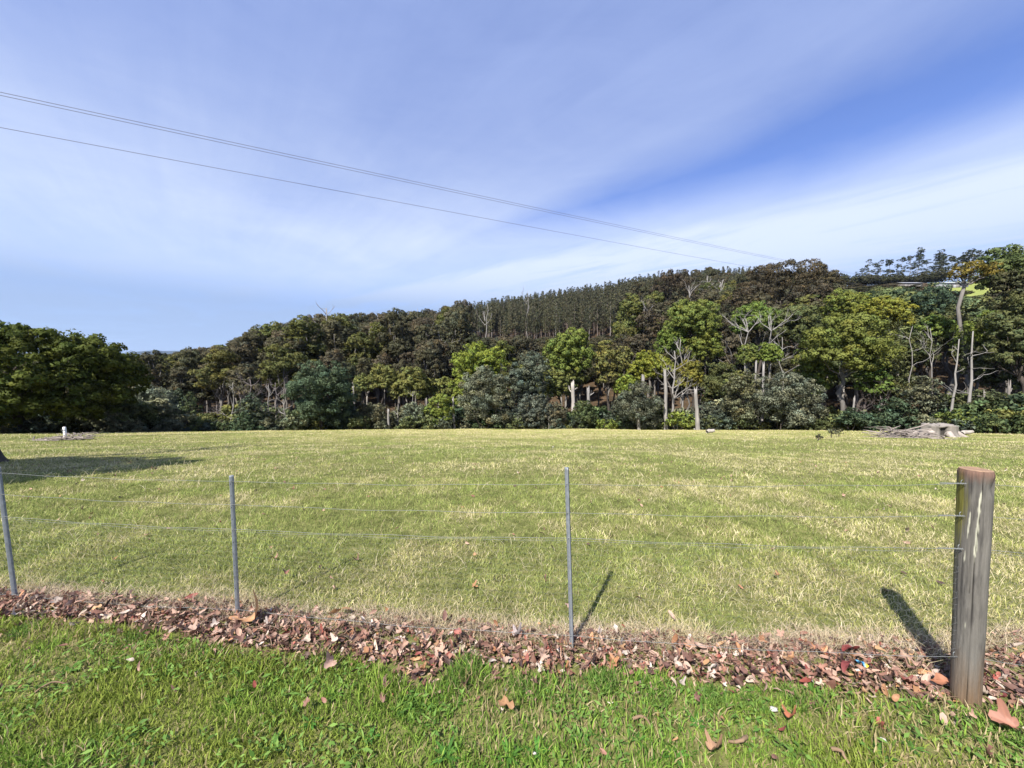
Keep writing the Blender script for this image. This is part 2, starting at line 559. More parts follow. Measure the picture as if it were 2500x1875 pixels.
def build_lawn():
    rg = np.random.default_rng(11)
    g = Geo()
    x, y = sample_wedge(190000, 0.95, 2.75, rg, 0.5)
    edge = lo_edge(x) + 0.03 * (fbm(x * 9, y * 9, 4, 3) - 0.5)
    ok = (y < edge + 0.01)
    x, y = x[ok], y[ok]
    den = fbm(x * 5, y * 5, 21, 3)
    bare = fbm(x * 2.4 + 5, y * 2.4, 77, 3) + 0.10 * np.clip((x - 1.2) / 1.2, 0, 1)
    ok = rg.uniform(0, 1, len(x)) < np.clip(1.9 - 2.2 * np.maximum(bare - 0.40, 0) * 3.2, 0.5, 1)
    x, y, den, bare = x[ok], y[ok], den[ok], bare[ok]
    n = len(x)
    tall = fbm(x * 3.3, y * 3.3, 51, 2)
    nearE = np.clip(1 - np.abs(lo_edge(x) - y - 0.08) / 0.14, 0, 1)
    h = (0.022 + 0.042 * rg.random(n) ** 1.3) * (0.45 + 1.0 * tall) * (1 + 0.6 * nearE * (den > 0.5))
    w = rg.uniform(0.0028, 0.0075, n)
    lean = np.clip(rg.normal(0.55, 0.25, n), 0.05, 0.97)
    patch = fbm(x * 1.7, y * 1.7, 91, 3)
    fine = rg.random(n)
    c = mixc((0.055, 0.14, 0.018), (0.28, 0.41, 0.068), fine)
    yel = np.clip((patch - 0.48) * 5, 0, 1) * 0.6
    c = c * (1 - yel[:, None]) + mixc((0.19, 0.22, 0.035), (0.30, 0.30, 0.065), rg.random(n)) * yel[:, None]
    dry = (rg.random(n) < 0.06 + 0.30 * np.clip((bare - 0.46) * 5, 0, 1) + 0.16 * np.clip((x - 1.0) / 1.0, 0, 1))
    c[dry] = mixc((0.28, 0.22, 0.10), (0.46, 0.38, 0.22), rg.random(dry.sum()))
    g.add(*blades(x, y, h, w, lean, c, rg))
    # coarser tussocks along the edge of the leaf strip
    for (px, py, k, hh) in [(1150, 1640, 420, .11), (1110, 1668, 260, .09), (1470, 1672, 330, .09), (1500, 1640, 200, .08), (770, 1620, 200, .07),
                            (1740, 1712, 300, .09), (1600, 1700, 240, .08), (330, 1560, 260, .07), (60, 1545, 240, .07), (1950, 1715, 240, .08),
                            (500, 1600, 220, .07), (1000, 1730, 220, .07), (2440, 1790, 220, .07), (1290, 1690, 260, .08), (1830, 1728, 200, .08)]:
        p = flat(px, py)
        ang = rg.uniform(0, 6.283, k); rr = 0.075 * np.sqrt(rg.random(k))
        xx, yy = p[0] + rr * np.cos(ang), p[1] + rr * np.sin(ang)
        c = mixc((0.055, 0.13, 0.02), (0.17, 0.26, 0.055), rg.random(k))
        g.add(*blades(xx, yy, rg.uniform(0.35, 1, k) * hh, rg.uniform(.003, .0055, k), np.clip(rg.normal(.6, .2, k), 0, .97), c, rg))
    # little broad leaves of clover, plantain and cats-ear between the blades
    n = 11000
    x, y = sample_wedge(n, 1.0, 2.5, rg, 0.4)
    ok = (y < lo_edge(x) - 0.02) & (fbm(x * 3 + 9, y * 3, 14, 3) > 0.5)
    x, y = x[ok], y[ok]; n = len(x)
    P = np.stack([x, y, rg.uniform(0.010, 0.042, n)], -1)
    nn = rg.normal(0, 0.45, (n, 3)); nn[:, 2] = 1
    c = mixc((0.075, 0.16, 0.028), (0.20, 0.32, 0.07), rg.random(n))
    V, Q, C = cards(P, nn, rg.uniform(.018, .050, n), rg.uniform(.007, .016, n), c, rg)
    g.add(V, Q, None, C)
    tag(obj('lawn_grass', g.mesh('lawn_grass', M_GRASS)), 'bright green mown grass in front of the fence', 'grass', kind='stuff')


def cards(P, Nn, Lr, W, col, rg, fold=0.25):
    """leaf shaped four-corner cards lying roughly along a surface with normals Nn"""
    n = len(P)
    Nn = Nn / (np.linalg.norm(Nn, axis=1, keepdims=True) + 1e-9)
    t = rg.normal(0, 1, (n, 3)); t -= Nn * (t * Nn).sum(1, keepdims=True)
    t /= np.linalg.norm(t, axis=1, keepdims=True) + 1e-9
    b = np.cross(Nn, t)
    Lr = np.broadcast_to(Lr, (n,))[:, None]; W = np.broadcast_to(W, (n,))[:, None]
    f = Nn * W * fold
    V = np.stack([P - t * Lr * 0.5, P - b * W * 0.5 + f, P + t * Lr * 0.5, P + b * W * 0.5 + f], 1).reshape(-1, 3)
    Q = np.arange(n)[:, None] * 4 + np.arange(4)[None]
    return V, Q, np.repeat(col, 4, axis=0)


def build_paddock_grass():
    rg = np.random.default_rng(23)
    g = Geo()
    bands = [(1.7, 3.4, 7600, True, .0046, .060), (3.4, 6, 4300, False, .0066, .062), (6, 12, 1050, False, .0105, .066),
             (12, 25, 240, False, .020, .08), (25, 49, 72, False, .041, .09)]
    for (y0, y1, dens, three, w0, h0) in bands:
        area = 1.42 * (y1 ** 2 - y0 ** 2) + 2.4 * (y1 - y0)
        x, y = sample_wedge(int(area * dens), y0, y1, rg, 1.2)
        r = np.hypot(x, y)
        ok = (r < 47.5 + 2 * (fbm(x / 4, y / 4, 2, 2) - 0.5)) & (y > hi_edge(x) - 0.04 * fbm(x * 8, y * 8, 5, 2))
        x, y = x[ok], y[ok]; n = len(x)
        patch = fbm(x * 0.55, y * 0.55, 61, 4)
        pm = fbm(x * 2.2, y * 2.2, 62, 3)
        big = fbm(x * 0.12, y * 0.12, 63, 3)
        dist = np.clip((y - 3) / 22, 0, 1)
        dryness = np.clip((patch - 0.5) * 3.4 + (pm - 0.5) * 2.4 + (big - 0.5) * 1.6 + 0.34 + 0.42 * dist, 0.04, 0.97)
        isdry = rg.random(n) < dryness * 0.68
        fine = rg.random(n)
        c = mixc((0.10, 0.15, 0.035), (0.36, 0.39, 0.12), fine)
        c = c * (1 - 0.45 * dryness[:, None]) + np.array([[0.44, 0.40, 0.135]]) * 0.45 * dryness[:, None]
        c[isdry] = mixc((0.36, 0.31, 0.15), (0.65, 0.57, 0.36), rg.random(isdry.sum()))
        sc_ = 1.0 if y1 < 7 else (.55 if y1 < 13 else .3)
        mot = fbm(x * 7 * sc_, y * 4 * sc_, 66, 3)
        c = c * (0.48 + 1.05 * mot)[:, None]
        tall = 0.30 + 1.0 * pm + 0.5 * mot
        h = h0 * .8 * tall * rg.uniform(0.35, 1.15, n)
        w = w0 * rg.uniform(0.6, 1.3, n)
        lean = np.clip(rg.normal(0.60, 0.24, n), 0.05, 0.975)
        lean[isdry] = np.clip(lean[isdry] + 0.2, 0, .985)
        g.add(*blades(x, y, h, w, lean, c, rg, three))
    # long pale bent stalks lying over the turf
    for (y0, y1, cnt, L0, w0) in [(2.4, 5, 3600, .15, .0030), (5, 12, 7000, .2, .006), (12, 30, 6000, .24, .012)]:
        x, y = sample_wedge(cnt, y0, y1, rg, 1.0)
        ok = (y > hi_edge(x)) & (fbm(x * 0.9, y * 0.9, 71, 3) > 0.47)
        x, y = x[ok], y[ok]; n = len(x)
        c = mixc((0.44, 0.37, 0.20), (0.70, 0.62, 0.42), rg.random(n))
        g.add(*blades(x, y, L0 * rg.uniform(.4, 1.1, n), np.full(n, w0), np.clip(rg.normal(.85, .12, n), .3, .985), c, rg))
    tag(obj('paddock_grass', g.mesh('paddock_grass', M_GRASS)), 'short grazed yellow green pasture grass behind the fence', 'grass', kind='stuff')


def build_dry_grass():
    """bleached trodden grass along the foot of the fence"""
    rg = np.random.default_rng(29)
    g = Geo()
    n = 40000
    x = rg.uniform(-5.2, 4.2, n)
    off = rg.normal(0.01, 0.055, n)
    y = hi_edge(x) + off
    ok = rg.random(n) < np.clip(2.2 * fbm(x * 2.2, y * 5, 41, 3) - 0.5, 0.08, 1)
    x, y = x[ok], y[ok]; n = len(x)
    c = mixc((0.36, 0.27, 0.17), (0.66, 0.55, 0.40), rg.random(n))
    g.add(*blades(x, y, rg.uniform(.03, .11, n), rg.uniform(.0018, .0036, n), np.clip(rg.normal(.85, .14, n), .2, .985), c, rg))
    n = 3500
    x = rg.uniform(-4.8, 3.8, n)
    y = lo_edge(x) + (hi_edge(x) - lo_edge(x)) * rg.beta(2.2, 1.2, n)
    c = mixc((0.30, 0.22, 0.14), (0.60, 0.50, 0.36), rg.random(n))
    g.add(*blades(x, y, rg.uniform(.03, .10, n), rg.uniform(.0016, .003, n), np.clip(rg.normal(.95, .04, n), .7, .99), c, rg, z0=rg.uniform(.02, .045, n)))
    for (px, py, k) in [(2255, 1630, 60), (2290, 1610, 60), (2215, 1650, 40), (590, 1470, 120), (640, 1480, 90), (480, 1470, 80), (2040, 1590, 90), (1700, 1570, 120),
                        (1620, 1560, 100), (1060, 1545, 60), (90, 1440, 120), (2420, 1570, 60)]:
        p = flat(px, py)
        xx, yy = p[0] + rg.normal(0, .05, k), p[1] + rg.normal(0, .03, k)
        c = mixc((0.40, 0.32, 0.16), (0.62, 0.54, 0.34), rg.random(k))
        g.add(*blades(xx, yy, rg.uniform(.06, .2, k), np.full(k, .0026), np.clip(rg.normal(.75, .2, k), .1, .98), c, rg))
    tag(obj('dry_grass', g.mesh('dry_grass', M_GRASS)), 'bleached straw coloured grass along the foot of the fence', 'grass', kind='stuff')


build_lawn()
build_paddock_grass()
build_dry_grass()

# ------------------------------------------------------------------ fallen leaves
def leaf_shape(kind, rg, lod=0):
    """one curled dead leaf of unit length: vertices, triangles, colours"""
    if kind == 'palmate':
        th = np.linspace(-np.pi, np.pi, 16 if lod else 25)[:-1]
        lob = np.abs(np.cos(2.5 * th)) ** 0.8
        r = (0.24 + 0.28 * lob) * (0.75 + 0.3 * np.cos(th))
        x, y = r * np.cos(th), r * np.sin(th) * 1.15
        r = np.stack([x, y], -1)
    elif kind == 'oak':
        t = np.linspace(0, 2 * np.pi, 13 if lod else 21)[:-1]
        x = 0.5 * np.cos(t); y = 0.24 * np.sin(t) * (0.75 + 0.4 * np.cos(5 * t + 0.4))
        r = np.stack([x, y], -1)
    elif kind == 'oval':
        t = np.linspace(0, 2 * np.pi, 9 if lod else 15)[:-1]
        x = 0.5 * np.cos(t); y = 0.21 * np.sin(t) * (1 + 0.35 * np.cos(t))
        r = np.stack([x, y], -1)
    else:
        t = np.linspace(0, 2 * np.pi, 9 if lod else 13)[:-1]
        x = 0.5 * np.cos(t); y = 0.11 * np.sin(t) * (1 + 0.3 * np.cos(t)) + 0.06 * np.cos(2 * t)
        r = np.stack([x, y], -1)
    n = len(r)
    inner = r * 0.5
    V2 = np.vstack([r, [[0, 0]]]) if lod else np.vstack([r, inner, [[0, 0]]])
    kx, ky, tw = rg.uniform(-0.8, 1.3), rg.uniform(0.3, 2.6), rg.uniform(-1.2, 1.2)
    z = kx * V2[:, 0] ** 2 * 0.8 + ky * V2[:, 1] ** 2 * 1.6 + tw * V2[:, 0] * V2[:, 1]
    z = z + 0.07 * np.sin(9 * V2[:, 0] + 3) * np.sin(8 * V2[:, 1] + rg.uniform(0, 6))
    V = np.column_stack([V2, z])
    k = np.arange(n); k2 = (k + 1) % n
    if lod:
        c = np.ones((len(V), 3)); c[-1] *= 0.85
        return V, None, np.stack([k, k2, np.full(n, n)], -1), c
    Q = np.stack([k, k2, n + k2, n + k], -1)
    T = np.stack([n + k, n + k2, np.full(n, 2 * n)], -1)
    c = np.ones((len(V), 3)); c[n:2 * n] *= np.where(np.arange(n) % 4 == 0, 1.15, 0.9)[:, None]; c[-1] *= 1.2
    return V, Q, T, c


LEAF_KINDS = ['palmate', 'oak', 'oval', 'strap', 'oval', 'palmate']
LEAF_COLS = {
    'brown': [(0.20, 0.105, 0.075), (0.26, 0.13, 0.092), (0.16, 0.085, 0.065)],
    'tan': [(0.38, 0.24, 0.175), (0.44, 0.295, 0.225), (0.33, 0.19, 0.14)],
    'orange': [(0.38, 0.20, 0.10), (0.34, 0.165, 0.085), (0.42, 0.25, 0.13)],
    'pale': [(0.48, 0.39, 0.32), (0.44, 0.35, 0.27), (0.52, 0.44, 0.38)],
    'red': [(0.27, 0.07, 0.05), (0.22, 0.06, 0.05), (0.30, 0.10, 0.075)],
    'dark': [(0.085, 0.05, 0.038), (0.11, 0.06, 0.045), (0.07, 0.042, 0.036)],
}


def rand_rot(n, rg, tilt):
    out = np.zeros((n, 3, 3))
    for k in range(n):
        e = (rg.normal(0, tilt), rg.normal(0, tilt), rg.uniform(0, 6.283))
        out[k] = np.array(Matrix.Rotation(e[2], 3, 'Z') @ Matrix.Rotation(e[0], 3, 'X') @ Matrix.Rotation(e[1], 3, 'Y'))
    return out


def build_leaf_litter():
    rg = np.random.default_rng(37)
    shapes = [leaf_shape(k, rg) for k in LEAF_KINDS * 3]
    small = [leaf_shape(k, rg, 1) for k in (LEAF_KINDS + ['strap', 'oval']) * 4]
    names = list(LEAF_COLS); wts = np.array([.32, .34, .06, .08, .05, .15])
    g = Geo()
    n = 8200
    x = rg.uniform(-4.6, 3.6, n)
    lo, hi = lo_edge(x), hi_edge(x)
    f = rg.beta(1.25, 1.6, n)
    y = lo + (hi + 0.04 - lo) * f
    stray = rg.random(n) < 0.035
    y[stray] = lo[stray] - rg.exponential(0.10, stray.sum())
    rot = rand_rot(n, rg, 0.55)
    for k in range(n):
        V, Q, T, c = small[rg.integers(len(small))]
        s = rg.choice([0.022, 0.034, 0.048, 0.064], p=[.32, .36, .24, .08]) * rg.uniform(.8, 1.2)
        col = np.array(LEAF_COLS[names[rg.choice(6, p=wts)]][rg.integers(3)]) * rg.uniform(.68, 1.25)
        P = (V * s) @ rot[k].T
        P += np.array([x[k], y[k], 0.006 + abs(rg.normal(0, 0.016)) - min(0, P[:, 2].min()) * 0.6])
        g.add(P, Q, T, c * col)
    # crumbs out in the paddock
    m = 420
    xx, yy = sample_wedge(m, 2.4, 9, rg, 0.5)
    for k in range(len(xx)):
        if yy[k] < hi_edge(xx[k]) + 0.05: continue
        V, Q, T, c = small[rg.integers(len(small))]
        col = np.array(LEAF_COLS[names[rg.choice(6, p=[.35, .3, .1, .08, .02, .15])]][rg.integers(3)])
        P = (V * rg.uniform(.03, .06)) @ rot[k].T + np.array([xx[k], yy[k], float(zg(xx[k], yy[k])) + 0.02])
        g.add(P, Q, T, c * col)
    # thin curled leaf stalks and twigs
    for k in range(520):
        x0 = rg.uniform(-4.4, 3.4); y0 = lo_edge(x0) + (hi_edge(x0) - lo_edge(x0)) * rg.random()
        a = rg.uniform(0, 6.28); Ln = rg.uniform(.03, .12); bend = rg.normal(0, .5)
        t = np.linspace(0, 1, 5)
        pts = np.stack([x0 + Ln * t * np.cos(a + bend * t), y0 + Ln * t * np.sin(a + bend * t), 0.03 + 0.03 * np.sin(t * 3) * rg.random() + 0 * t], -1)
        tube(g, pts, np.linspace(.0022, .0009, 5), 4, np.array((0.24, 0.16, 0.11)) * rg.uniform(.35, 1.1))
    tag(obj('leaf_litter', g.mesh('leaf_litter', M_LITTER)), 'drift of small brown fallen leaves along the fence line', 'leaf litter', kind='stuff')

    # the leaves that can be told apart: one object each
    base = []
    for k, (V, Q, T, c) in enumerate(shapes):
        base.append(mesh_from('fallen_leaf', V, Q, T, c, (M_LITTER,)))
    words = {'brown': 'brown', 'tan': 'pinkish tan', 'orange': 'orange', 'pale': 'bleached pale', 'red': 'dark red', 'dark': 'dark'}

    def put(x, y, s, colname, where, ti=None, col=None, tilt=.45, z=None, label=None, group=None, rot=None):
        me = base[rg.integers(len(base))] if ti is None else base[ti]
        c = tuple(np.array(LEAF_COLS[colname][rg.integers(3)]) * rg.uniform(.75, 1.05)) if col is None else col
        e = (rg.normal(0, tilt), rg.normal(0, tilt), rg.uniform(0, 6.283)) if rot is None else rot
        o = obj('fallen_leaf', me, None, (x, y, (z if z is not None else float(zg(x, y)) + 0.04 + rg.random() * .015)), e, (s, s, s), c)
        tag(o, label or '%s curled fallen leaf %s' % (words[colname], where), 'leaf', group or '%s fallen leaves %s' % (words[colname], where))
        return o
    for k in range(225):
        x0 = rg.uniform(-3.5, 3.0)
        f0 = rg.beta(1.1, 1.8)
        y0 = lo_edge(x0) + (hi_edge(x0) - lo_edge(x0)) * f0
        put(x0, y0, rg.uniform(.038, .07), names[rg.choice(6, p=[.28, .38, .08, .16, .02, .08])], 'in the leaf strip under the fence')
    for k in range(30):
        x0 = rg.uniform(-2.2, 2.6)
        y0 = lo_edge(x0) - 0.03 - rg.exponential(.22)
        if y0 < 1.3: continue
        put(x0, y0, rg.uniform(.03, .055), names[rg.choice(6, p=[.4, .27, .12, .1, .03, .08])], 'lying on the green lawn')
    for (px, py, s, cn, ti) in [(700, 1415, .06, 'brown', 0), (1160, 1365, .07, 'orange', 2), (1385, 1490, .11, 'tan', 3), (1900, 1420, .05, 'orange', 5),
                                (1560, 1475, .06, 'brown', 1), (1640, 1520, .06, 'tan', 8), (810, 1425, .06, 'tan', 9), (2215, 1300, .07, 'pale', 2)]:
        q = flat(px, py)
        put(q[0], q[1], s, cn, 'in the short paddock grass', ti)
    # named ones
    special = [
        (622, 1532, .19, (0.56, 0.32, 0.17), 0, (-.75, .25, 1.9), 'largest tan lobed leaf, propped beside the second steel post from left'),
        (828, 1512, .14, (0.56, 0.31, 0.14), 2, (-.7, -.2, 0.2), 'big cupped amber leaf in the strip between two steel posts'),
        (1118, 1562, .085, (0.46, 0.18, 0.14), 2, (-.5, .3, 2.2), 'pink red curled leaf in the leaf strip left of the middle post'),
        (1260, 1572, .09, (0.66, 0.55, 0.50), 0, (-.5, .2, .5), 'whitish lobed leaf in the strip just left of middle post'),
        (2075, 1608, .11, (0.26, 0.055, 0.045), 4, (-.4, .1, .1), 'deep red curled leaf lying in straw before the wooden post'),
        (2065, 1650, .085, (0.24, 0.06, 0.055), 4, (-.3, -.2, .5), 'lower dark red leaf near the blue plastic scrap'),
        (2305, 1690, .11, (0.42, 0.18, 0.10), 1, (-.5, .4, 2.5), 'orange red leaf leaning at the foot of the wooden post'),
        (2466, 1800, .11, (0.40, 0.19, 0.13), 0, (-.4, .2, 2.2), 'large reddish leaf on the grass at lower right corner'),
        (810, 1640, .085, (0.55, 0.36, 0.28), 0, (-.5, .1, 4.2), 'pinkish heart shaped leaf on lawn below the strip'),
        (815, 1602, .075, (0.50, 0.22, 0.14), 2, (-.8, .2, 1.5), 'upright orange oval leaf standing in the lawn edge'),
        (1235, 1745, .09, (0.36, 0.20, 0.10), 1, (-.4, .2, 2.6), 'striped brown leaf lying in the middle of the lawn'),
        (1928, 1778, .07, (0.52, 0.19, 0.10), 0, (-.5, .2, .3), 'small orange star shaped leaf on the lawn'),
        (1740, 1860, .09, (0.50, 0.30, 0.18), 0, (-.4, .2, .3), 'tan leaf on lawn at the bottom edge of the picture'),
        (350, 1562, .07, (0.52, 0.33, 0.22), 0, (-.5, .2, .9), 'pale orange leaf lying on left lawn near the strip'),
    ]
    for (px, py, s, c, ti, rot, lab) in special:
        q = flat(px, py)
        o = obj('fallen_leaf', base[ti], None, (q[0], q[1], 0.045 + s * .12), rot, (s, s, s), tuple(np.array(c) * .72))
        tag(o, lab, 'leaf')


build_leaf_litter()


def build_weeds():
    rg = np.random.default_rng(43)
    g = Geo()
    for k in range(11):
        a = k / 11 * 6.283 * 2.6; L = rg.uniform(.55, 1.0); el = rg.uniform(.15, .9)
        t = np.linspace(0, 1, 5); wd = 0.17 * np.array([.25, .8, 1, .75, .02])
        ctr = np.stack([L * t * np.cos(a), L * t * np.sin(a), L * (t * el - .55 * el * t * t)], -1)
        sd_ = np.array([-math.sin(a), math.cos(a), 0.0])
        V = np.concatenate([ctr - sd_ * wd[:, None] * .5, ctr + sd_ * wd[:, None] * .5])
        Q = [[i, i + 1, 5 + i + 1, 5 + i] for i in range(4)]
        g.add(V, Q, None, np.array((0.075, 0.17, 0.03)) * rg.uniform(.75, 1.35))
    me = g.mesh('weed_rosette', M_GRASS)
    spots = [(1310, 1838), (985, 1735), (905, 1805), (1120, 1720), (1560, 1810), (1940, 1715), (1985, 1690), (760, 1770), (660, 1830), (1420, 1800),
             (2140, 1850), (1240, 1850), (400, 1650), (170, 1640), (1700, 1770), (820, 1700), (560, 1720), (1090, 1850), (2230, 1830), (1650, 1850)]
    for k, (px, py) in enumerate(spots):
        q = flat(px, py); s = rg.uniform(.045, .085)
        o = obj('weed_rosette', me, None, (q[0], q[1], .004), (0, 0, rg.uniform(0, 6.28)), (s, s, s * 1.1), (rg.uniform(.8, 1.2), 1, rg.uniform(.8, 1.1)))
        tag(o, 'small broad leaved green weed growing in the lawn', 'weed', 'broad leaved weeds in the lawn')


build_weeds()


def build_scraps():
    g = Geo()
    q = flat(2104, 1648)
    t = np.linspace(0, 1, 6)
    V = []
    for i, a in enumerate(t):
        for j, b in enumerate(np.linspace(0, 1, 5)):
            V.append((.05 * (a - .5), .028 * (b - .5), .012 * math.sin(a * 7) * math.cos(b * 5) + .006 * b))
    Q = [[i * 5 + j, i * 5 + j + 1, (i + 1) * 5 + j + 1, (i + 1) * 5 + j] for i in range(5) for j in range(4)]
    C = np.array([(0.08, 0.30, 0.52) if v[0] < .008 else (0.75, 0.62, 0.05) for v in V])
    g.add(V, Q, None, C)
    o = obj('plastic_scrap', g.mesh('plastic_scrap', M_PLAIN), None, (q[0], q[1], .06), (-.5, .2, -.5))
    tag(o, 'small crumpled blue and yellow plastic scrap among the leaves', 'litter')
    rg = np.random.default_rng(5)
    for (px, py, px2, py2, lab, rad) in [(2110, 1665, 2045, 1700, 'curved bare twig lying below the blue plastic scrap', .006),
                                         (1820, 1815, 1780, 1822, 'short cut stick on the lawn right of centre', .009),
                                         (2030, 1845, 2070, 1875, 'dark stick on lawn at the bottom right edge', .008),
                                         (1545, 1770, 1590, 1788, 'brown bark strip lying on the lawn centre right', .007),
                                         (85, 1705, 165, 1680, 'thin dark twig lying on the left lawn', .005)]:
        a, b = flat(px, py), flat(px2, py2)
        t = np.linspace(0, 1, 8)[:, None]
        p = a[None] * (1 - t) + b[None] * t
        n = np.array([-(b - a)[1], (b - a)[0]]) * .25
        p = p + n[None] * np.sin(t * np.pi) + rg.normal(0, .002, (8, 2))
        base = p.mean(0)
        g = Geo()
        tube(g, np.column_stack([p - base, .03 + .01 * np.sin(t[:, 0] * 4)]), np.linspace(rad, rad * .6, 8), 7, (0.20, 0.135, 0.085))
        tag(obj('twig', g.mesh('twig', M_BARK), None, (base[0], base[1], 0)), lab, 'twig')
    # pale pebbles / scraps on the lawn
    for (px, py, s, lab) in [(2155, 1816, .013, 'small white pebble on the lawn at lower right'), (1888, 1742, .018, 'flat pale stone chip in the grass below the leaf strip'),
                             (1305, 1848, .008, 'round pale pebble beside a weed near the bottom edge'), (1350, 1102, .03, 'white fleck of paper out in the sunny paddock')]:
        if py < 1300:
            d = ray(1350, 1102); Y = 12.5
            p = at(1350, 1102, Y); q = p[:2]
        else:
            q = flat(px, py)
        g = Geo()
        nu, nv = 8, 6
        V = []
        for i in range(nv + 1):
            for j in range(nu):
                th, ph = math.pi * i / nv, 2 * math.pi * j / nu
                k = 1 + .18 * math.sin(3 * ph + 2 * th) + .1 * math.cos(5 * th + ph)
                V.append((s * k * math.sin(th) * math.cos(ph), .7 * s * k * math.sin(th) * math.sin(ph), .5 * s * k * math.cos(th)))
        Q = [[i * nu + j, i * nu + (j + 1) % nu, (i + 1) * nu + (j + 1) % nu, (i + 1) * nu + j] for i in range(nv) for j in range(nu)]
        g.add(V, Q, None, (0.42, 0.40, 0.36))
        tag(obj('pebble', g.mesh('pebble', M_PLAIN, True), None, (q[0], q[1], float(zg(q[0], q[1])) + s * .5 + .012)), lab, 'pebble')


build_scraps()

# ------------------------------------------------------------------ fence
def build_fence():
    rg = np.random.default_rng(3)
    root = obj('farm_fence', None)
    tag(root, 'wire fence with galvanised steel posts, hexagonal netting and one round wooden post', 'fence')
    # stations: base xy, lean of top (dx, dy), height, wire heights
    st = []
    b0 = flat(40, 1467); b1 = flat(582, 1506); b2 = flat(1397, 1583); bw = flat(2356, 1712)
    spec = [
        (b1 + (b0 - b1) * 2.05, 1.0, (.0, 0), (.90, .76, .60, .05)),
        (b0, 0.95, None, (.898, .751, .598, .055)),
        (b1, 0.915, None, (.89, .741, .582, .06)),
        (b2, 1.035, None, (.957, .794, .650, .087)),
        (bw, 1.12, None, (1.066, .913, .756, .231)),
        (bw + (bw - b2) * 1.05, 1.05, (0, 0), (1.03, .89, .74, .20)),
    ]
    tops = {1: (-3, 1140), 2: (566, 1160), 3: (1384, 1141), 4: (2383, 1146)}
    posts = []
    for i, (b, h, lean, wz) in enumerate(spec):
        if i in tops:
            tp = at(*tops[i], b[1])
            lean = (tp[0] - b[0], 0.0); h = tp[2]
        posts.append((b, h, lean, wz))
    # Y section picket
    prof = []
    arms = [R(150), R(270), R(390)]
    half = .0021
    for k, a in enumerate(arms):
        L = .0140 if k != 1 else .022
        d = np.array([math.cos(a), math.sin(a)]); n = np.array([-d[1], d[0]])
        nxt = arms[(k + 1) % 3]
        prof += [d * L - n * half, d * L + n * half]
        mid = a + ((nxt - a) % (2 * math.pi)) / 2
        prof += [np.array([math.cos(mid), math.sin(mid)]) * half * 1.9]
    prof = np.array(prof)
    for i in (0, 1, 2, 3, 5):
        b, h, lean, wz = posts[i]
        ang = {0: 0, 1: -.2, 2: -.35, 3: .12, 5: 0}[i]
        ca, sa = math.cos(ang), math.sin(ang)
        pr = prof @ np.array([[ca, sa], [-sa, ca]]) * {1: .74, 2: .74, 3: .95}.get(i, 1)
        g = Geo()
        zs = np.array([-.25, 0.0, .15, .3, .5, .7, h - .012, h])
        m = len(pr)
        V = []
        for z in zs:
            V.append(np.column_stack([pr[:, 0] + lean[0] * z / h, pr[:, 1] + lean[1] * z / h, np.full(m, z)]))
        V = np.concatenate(V)
        Q = [[r_ * m + k, r_ * m + (k + 1) % m, (r_ + 1) * m + (k + 1) % m, (r_ + 1) * m + k] for r_ in range(len(zs) - 1) for k in range(m)]
        top = (len(zs) - 1) * m
        ctr = V[top:].mean(0)
        V = np.vstack([V, ctr]); T = [[top + k, top + (k + 1) % m, len(V) - 1] for k in range(m)]
        g.add(V, Q, T)
        po = obj('steel_post', g.mesh('steel_post', M_STEEL), root, (b[0], b[1], 0))
        # wire ties round the post and punched holes down the front flange
        for wzk in wz[:3]:
            gt = Geo()
            t = np.linspace(0, 2 * np.pi, 11)
            cx = lean[0] * wzk / h
            tube(gt, np.stack([cx + .013 * np.cos(t), .013 * np.sin(t) - .002, wzk + .003 * np.sin(2 * t)], -1), .0013, 4)
            obj('wire_tie', gt.mesh('wire_tie', M_WIRE), po)
        if i in (2, 3):
            for zz in np.arange(.12, h - .05, .075):
                gh = Geo()
                a = arms[1] + ang
                d = np.array([math.cos(a), math.sin(a)]); n = np.array([-d[1], d[0]])
                s_ = 1 if np.dot(n, [-b[0], -b[1]]) > 0 else -1
                p = d * .012 + n * s_ * (half + .0004)
                t = np.linspace(0, 2 * np.pi, 9)[:-1]
                ring = np.array([np.array([*(p + d * .0022 * math.cos(q)), zz + .004 * math.sin(q)]) for q in t]) + np.array([lean[0] * zz / h, 0, 0])
                gh.add(np.vstack([ring, ring.mean(0)]), None, [[k, (k + 1) % 8, 8] for k in range(8)], (.03, .03, .035))
                obj('punched_hole', gh.mesh('punched_hole', M_PLAIN), po)
    # round wooden post
    b, h, lean, wz = posts[4]
    nt_, nz_ = 128, 210
    face = math.atan2(-b[1], -b[0])
    th = np.arange(nt_) / nt_ * 2 * np.pi - np.pi
    zz = np.linspace(-.15, h, nz_)
    TH, ZZ = np.meshgrid(th, zz)
    # phi: 0 towards the viewer, positive to the right as the viewer sees it; s = sin(phi) across the face
    PHI = TH
    S = np.sin(PHI); FR = np.cos(PHI) > 0
    k = (ZZ / h)
    rad = .0500 + .0068 * k + .0025 * (fbm(TH * 3 + 10, ZZ * 2.5, 6, 3) - .5) + .0018 * (fbm(TH * 14 + 10, ZZ * 1.6, 9, 3) - .5)
    crack_s = np.interp(ZZ, [0, .3, .72, 1.0, h], [.10, .12, .16, .36, .42]) + .02 * (fbm(ZZ * 9, ZZ * 0, 15, 3) - .5)
    dc = np.where(FR, np.abs(S - crack_s), 9)
    crack = np.clip(1.1 - dc / .028, 0, 1)
    crack2_s = np.interp(ZZ, [.55, h], [-.05, -.22]); dc2 = np.where(FR & (ZZ > .55), np.abs(S - crack2_s), 9)
    crack2 = np.clip(1 - dc2 / .03, 0, 1) * .6
    rad = rad - .005 * crack - .003 * crack2
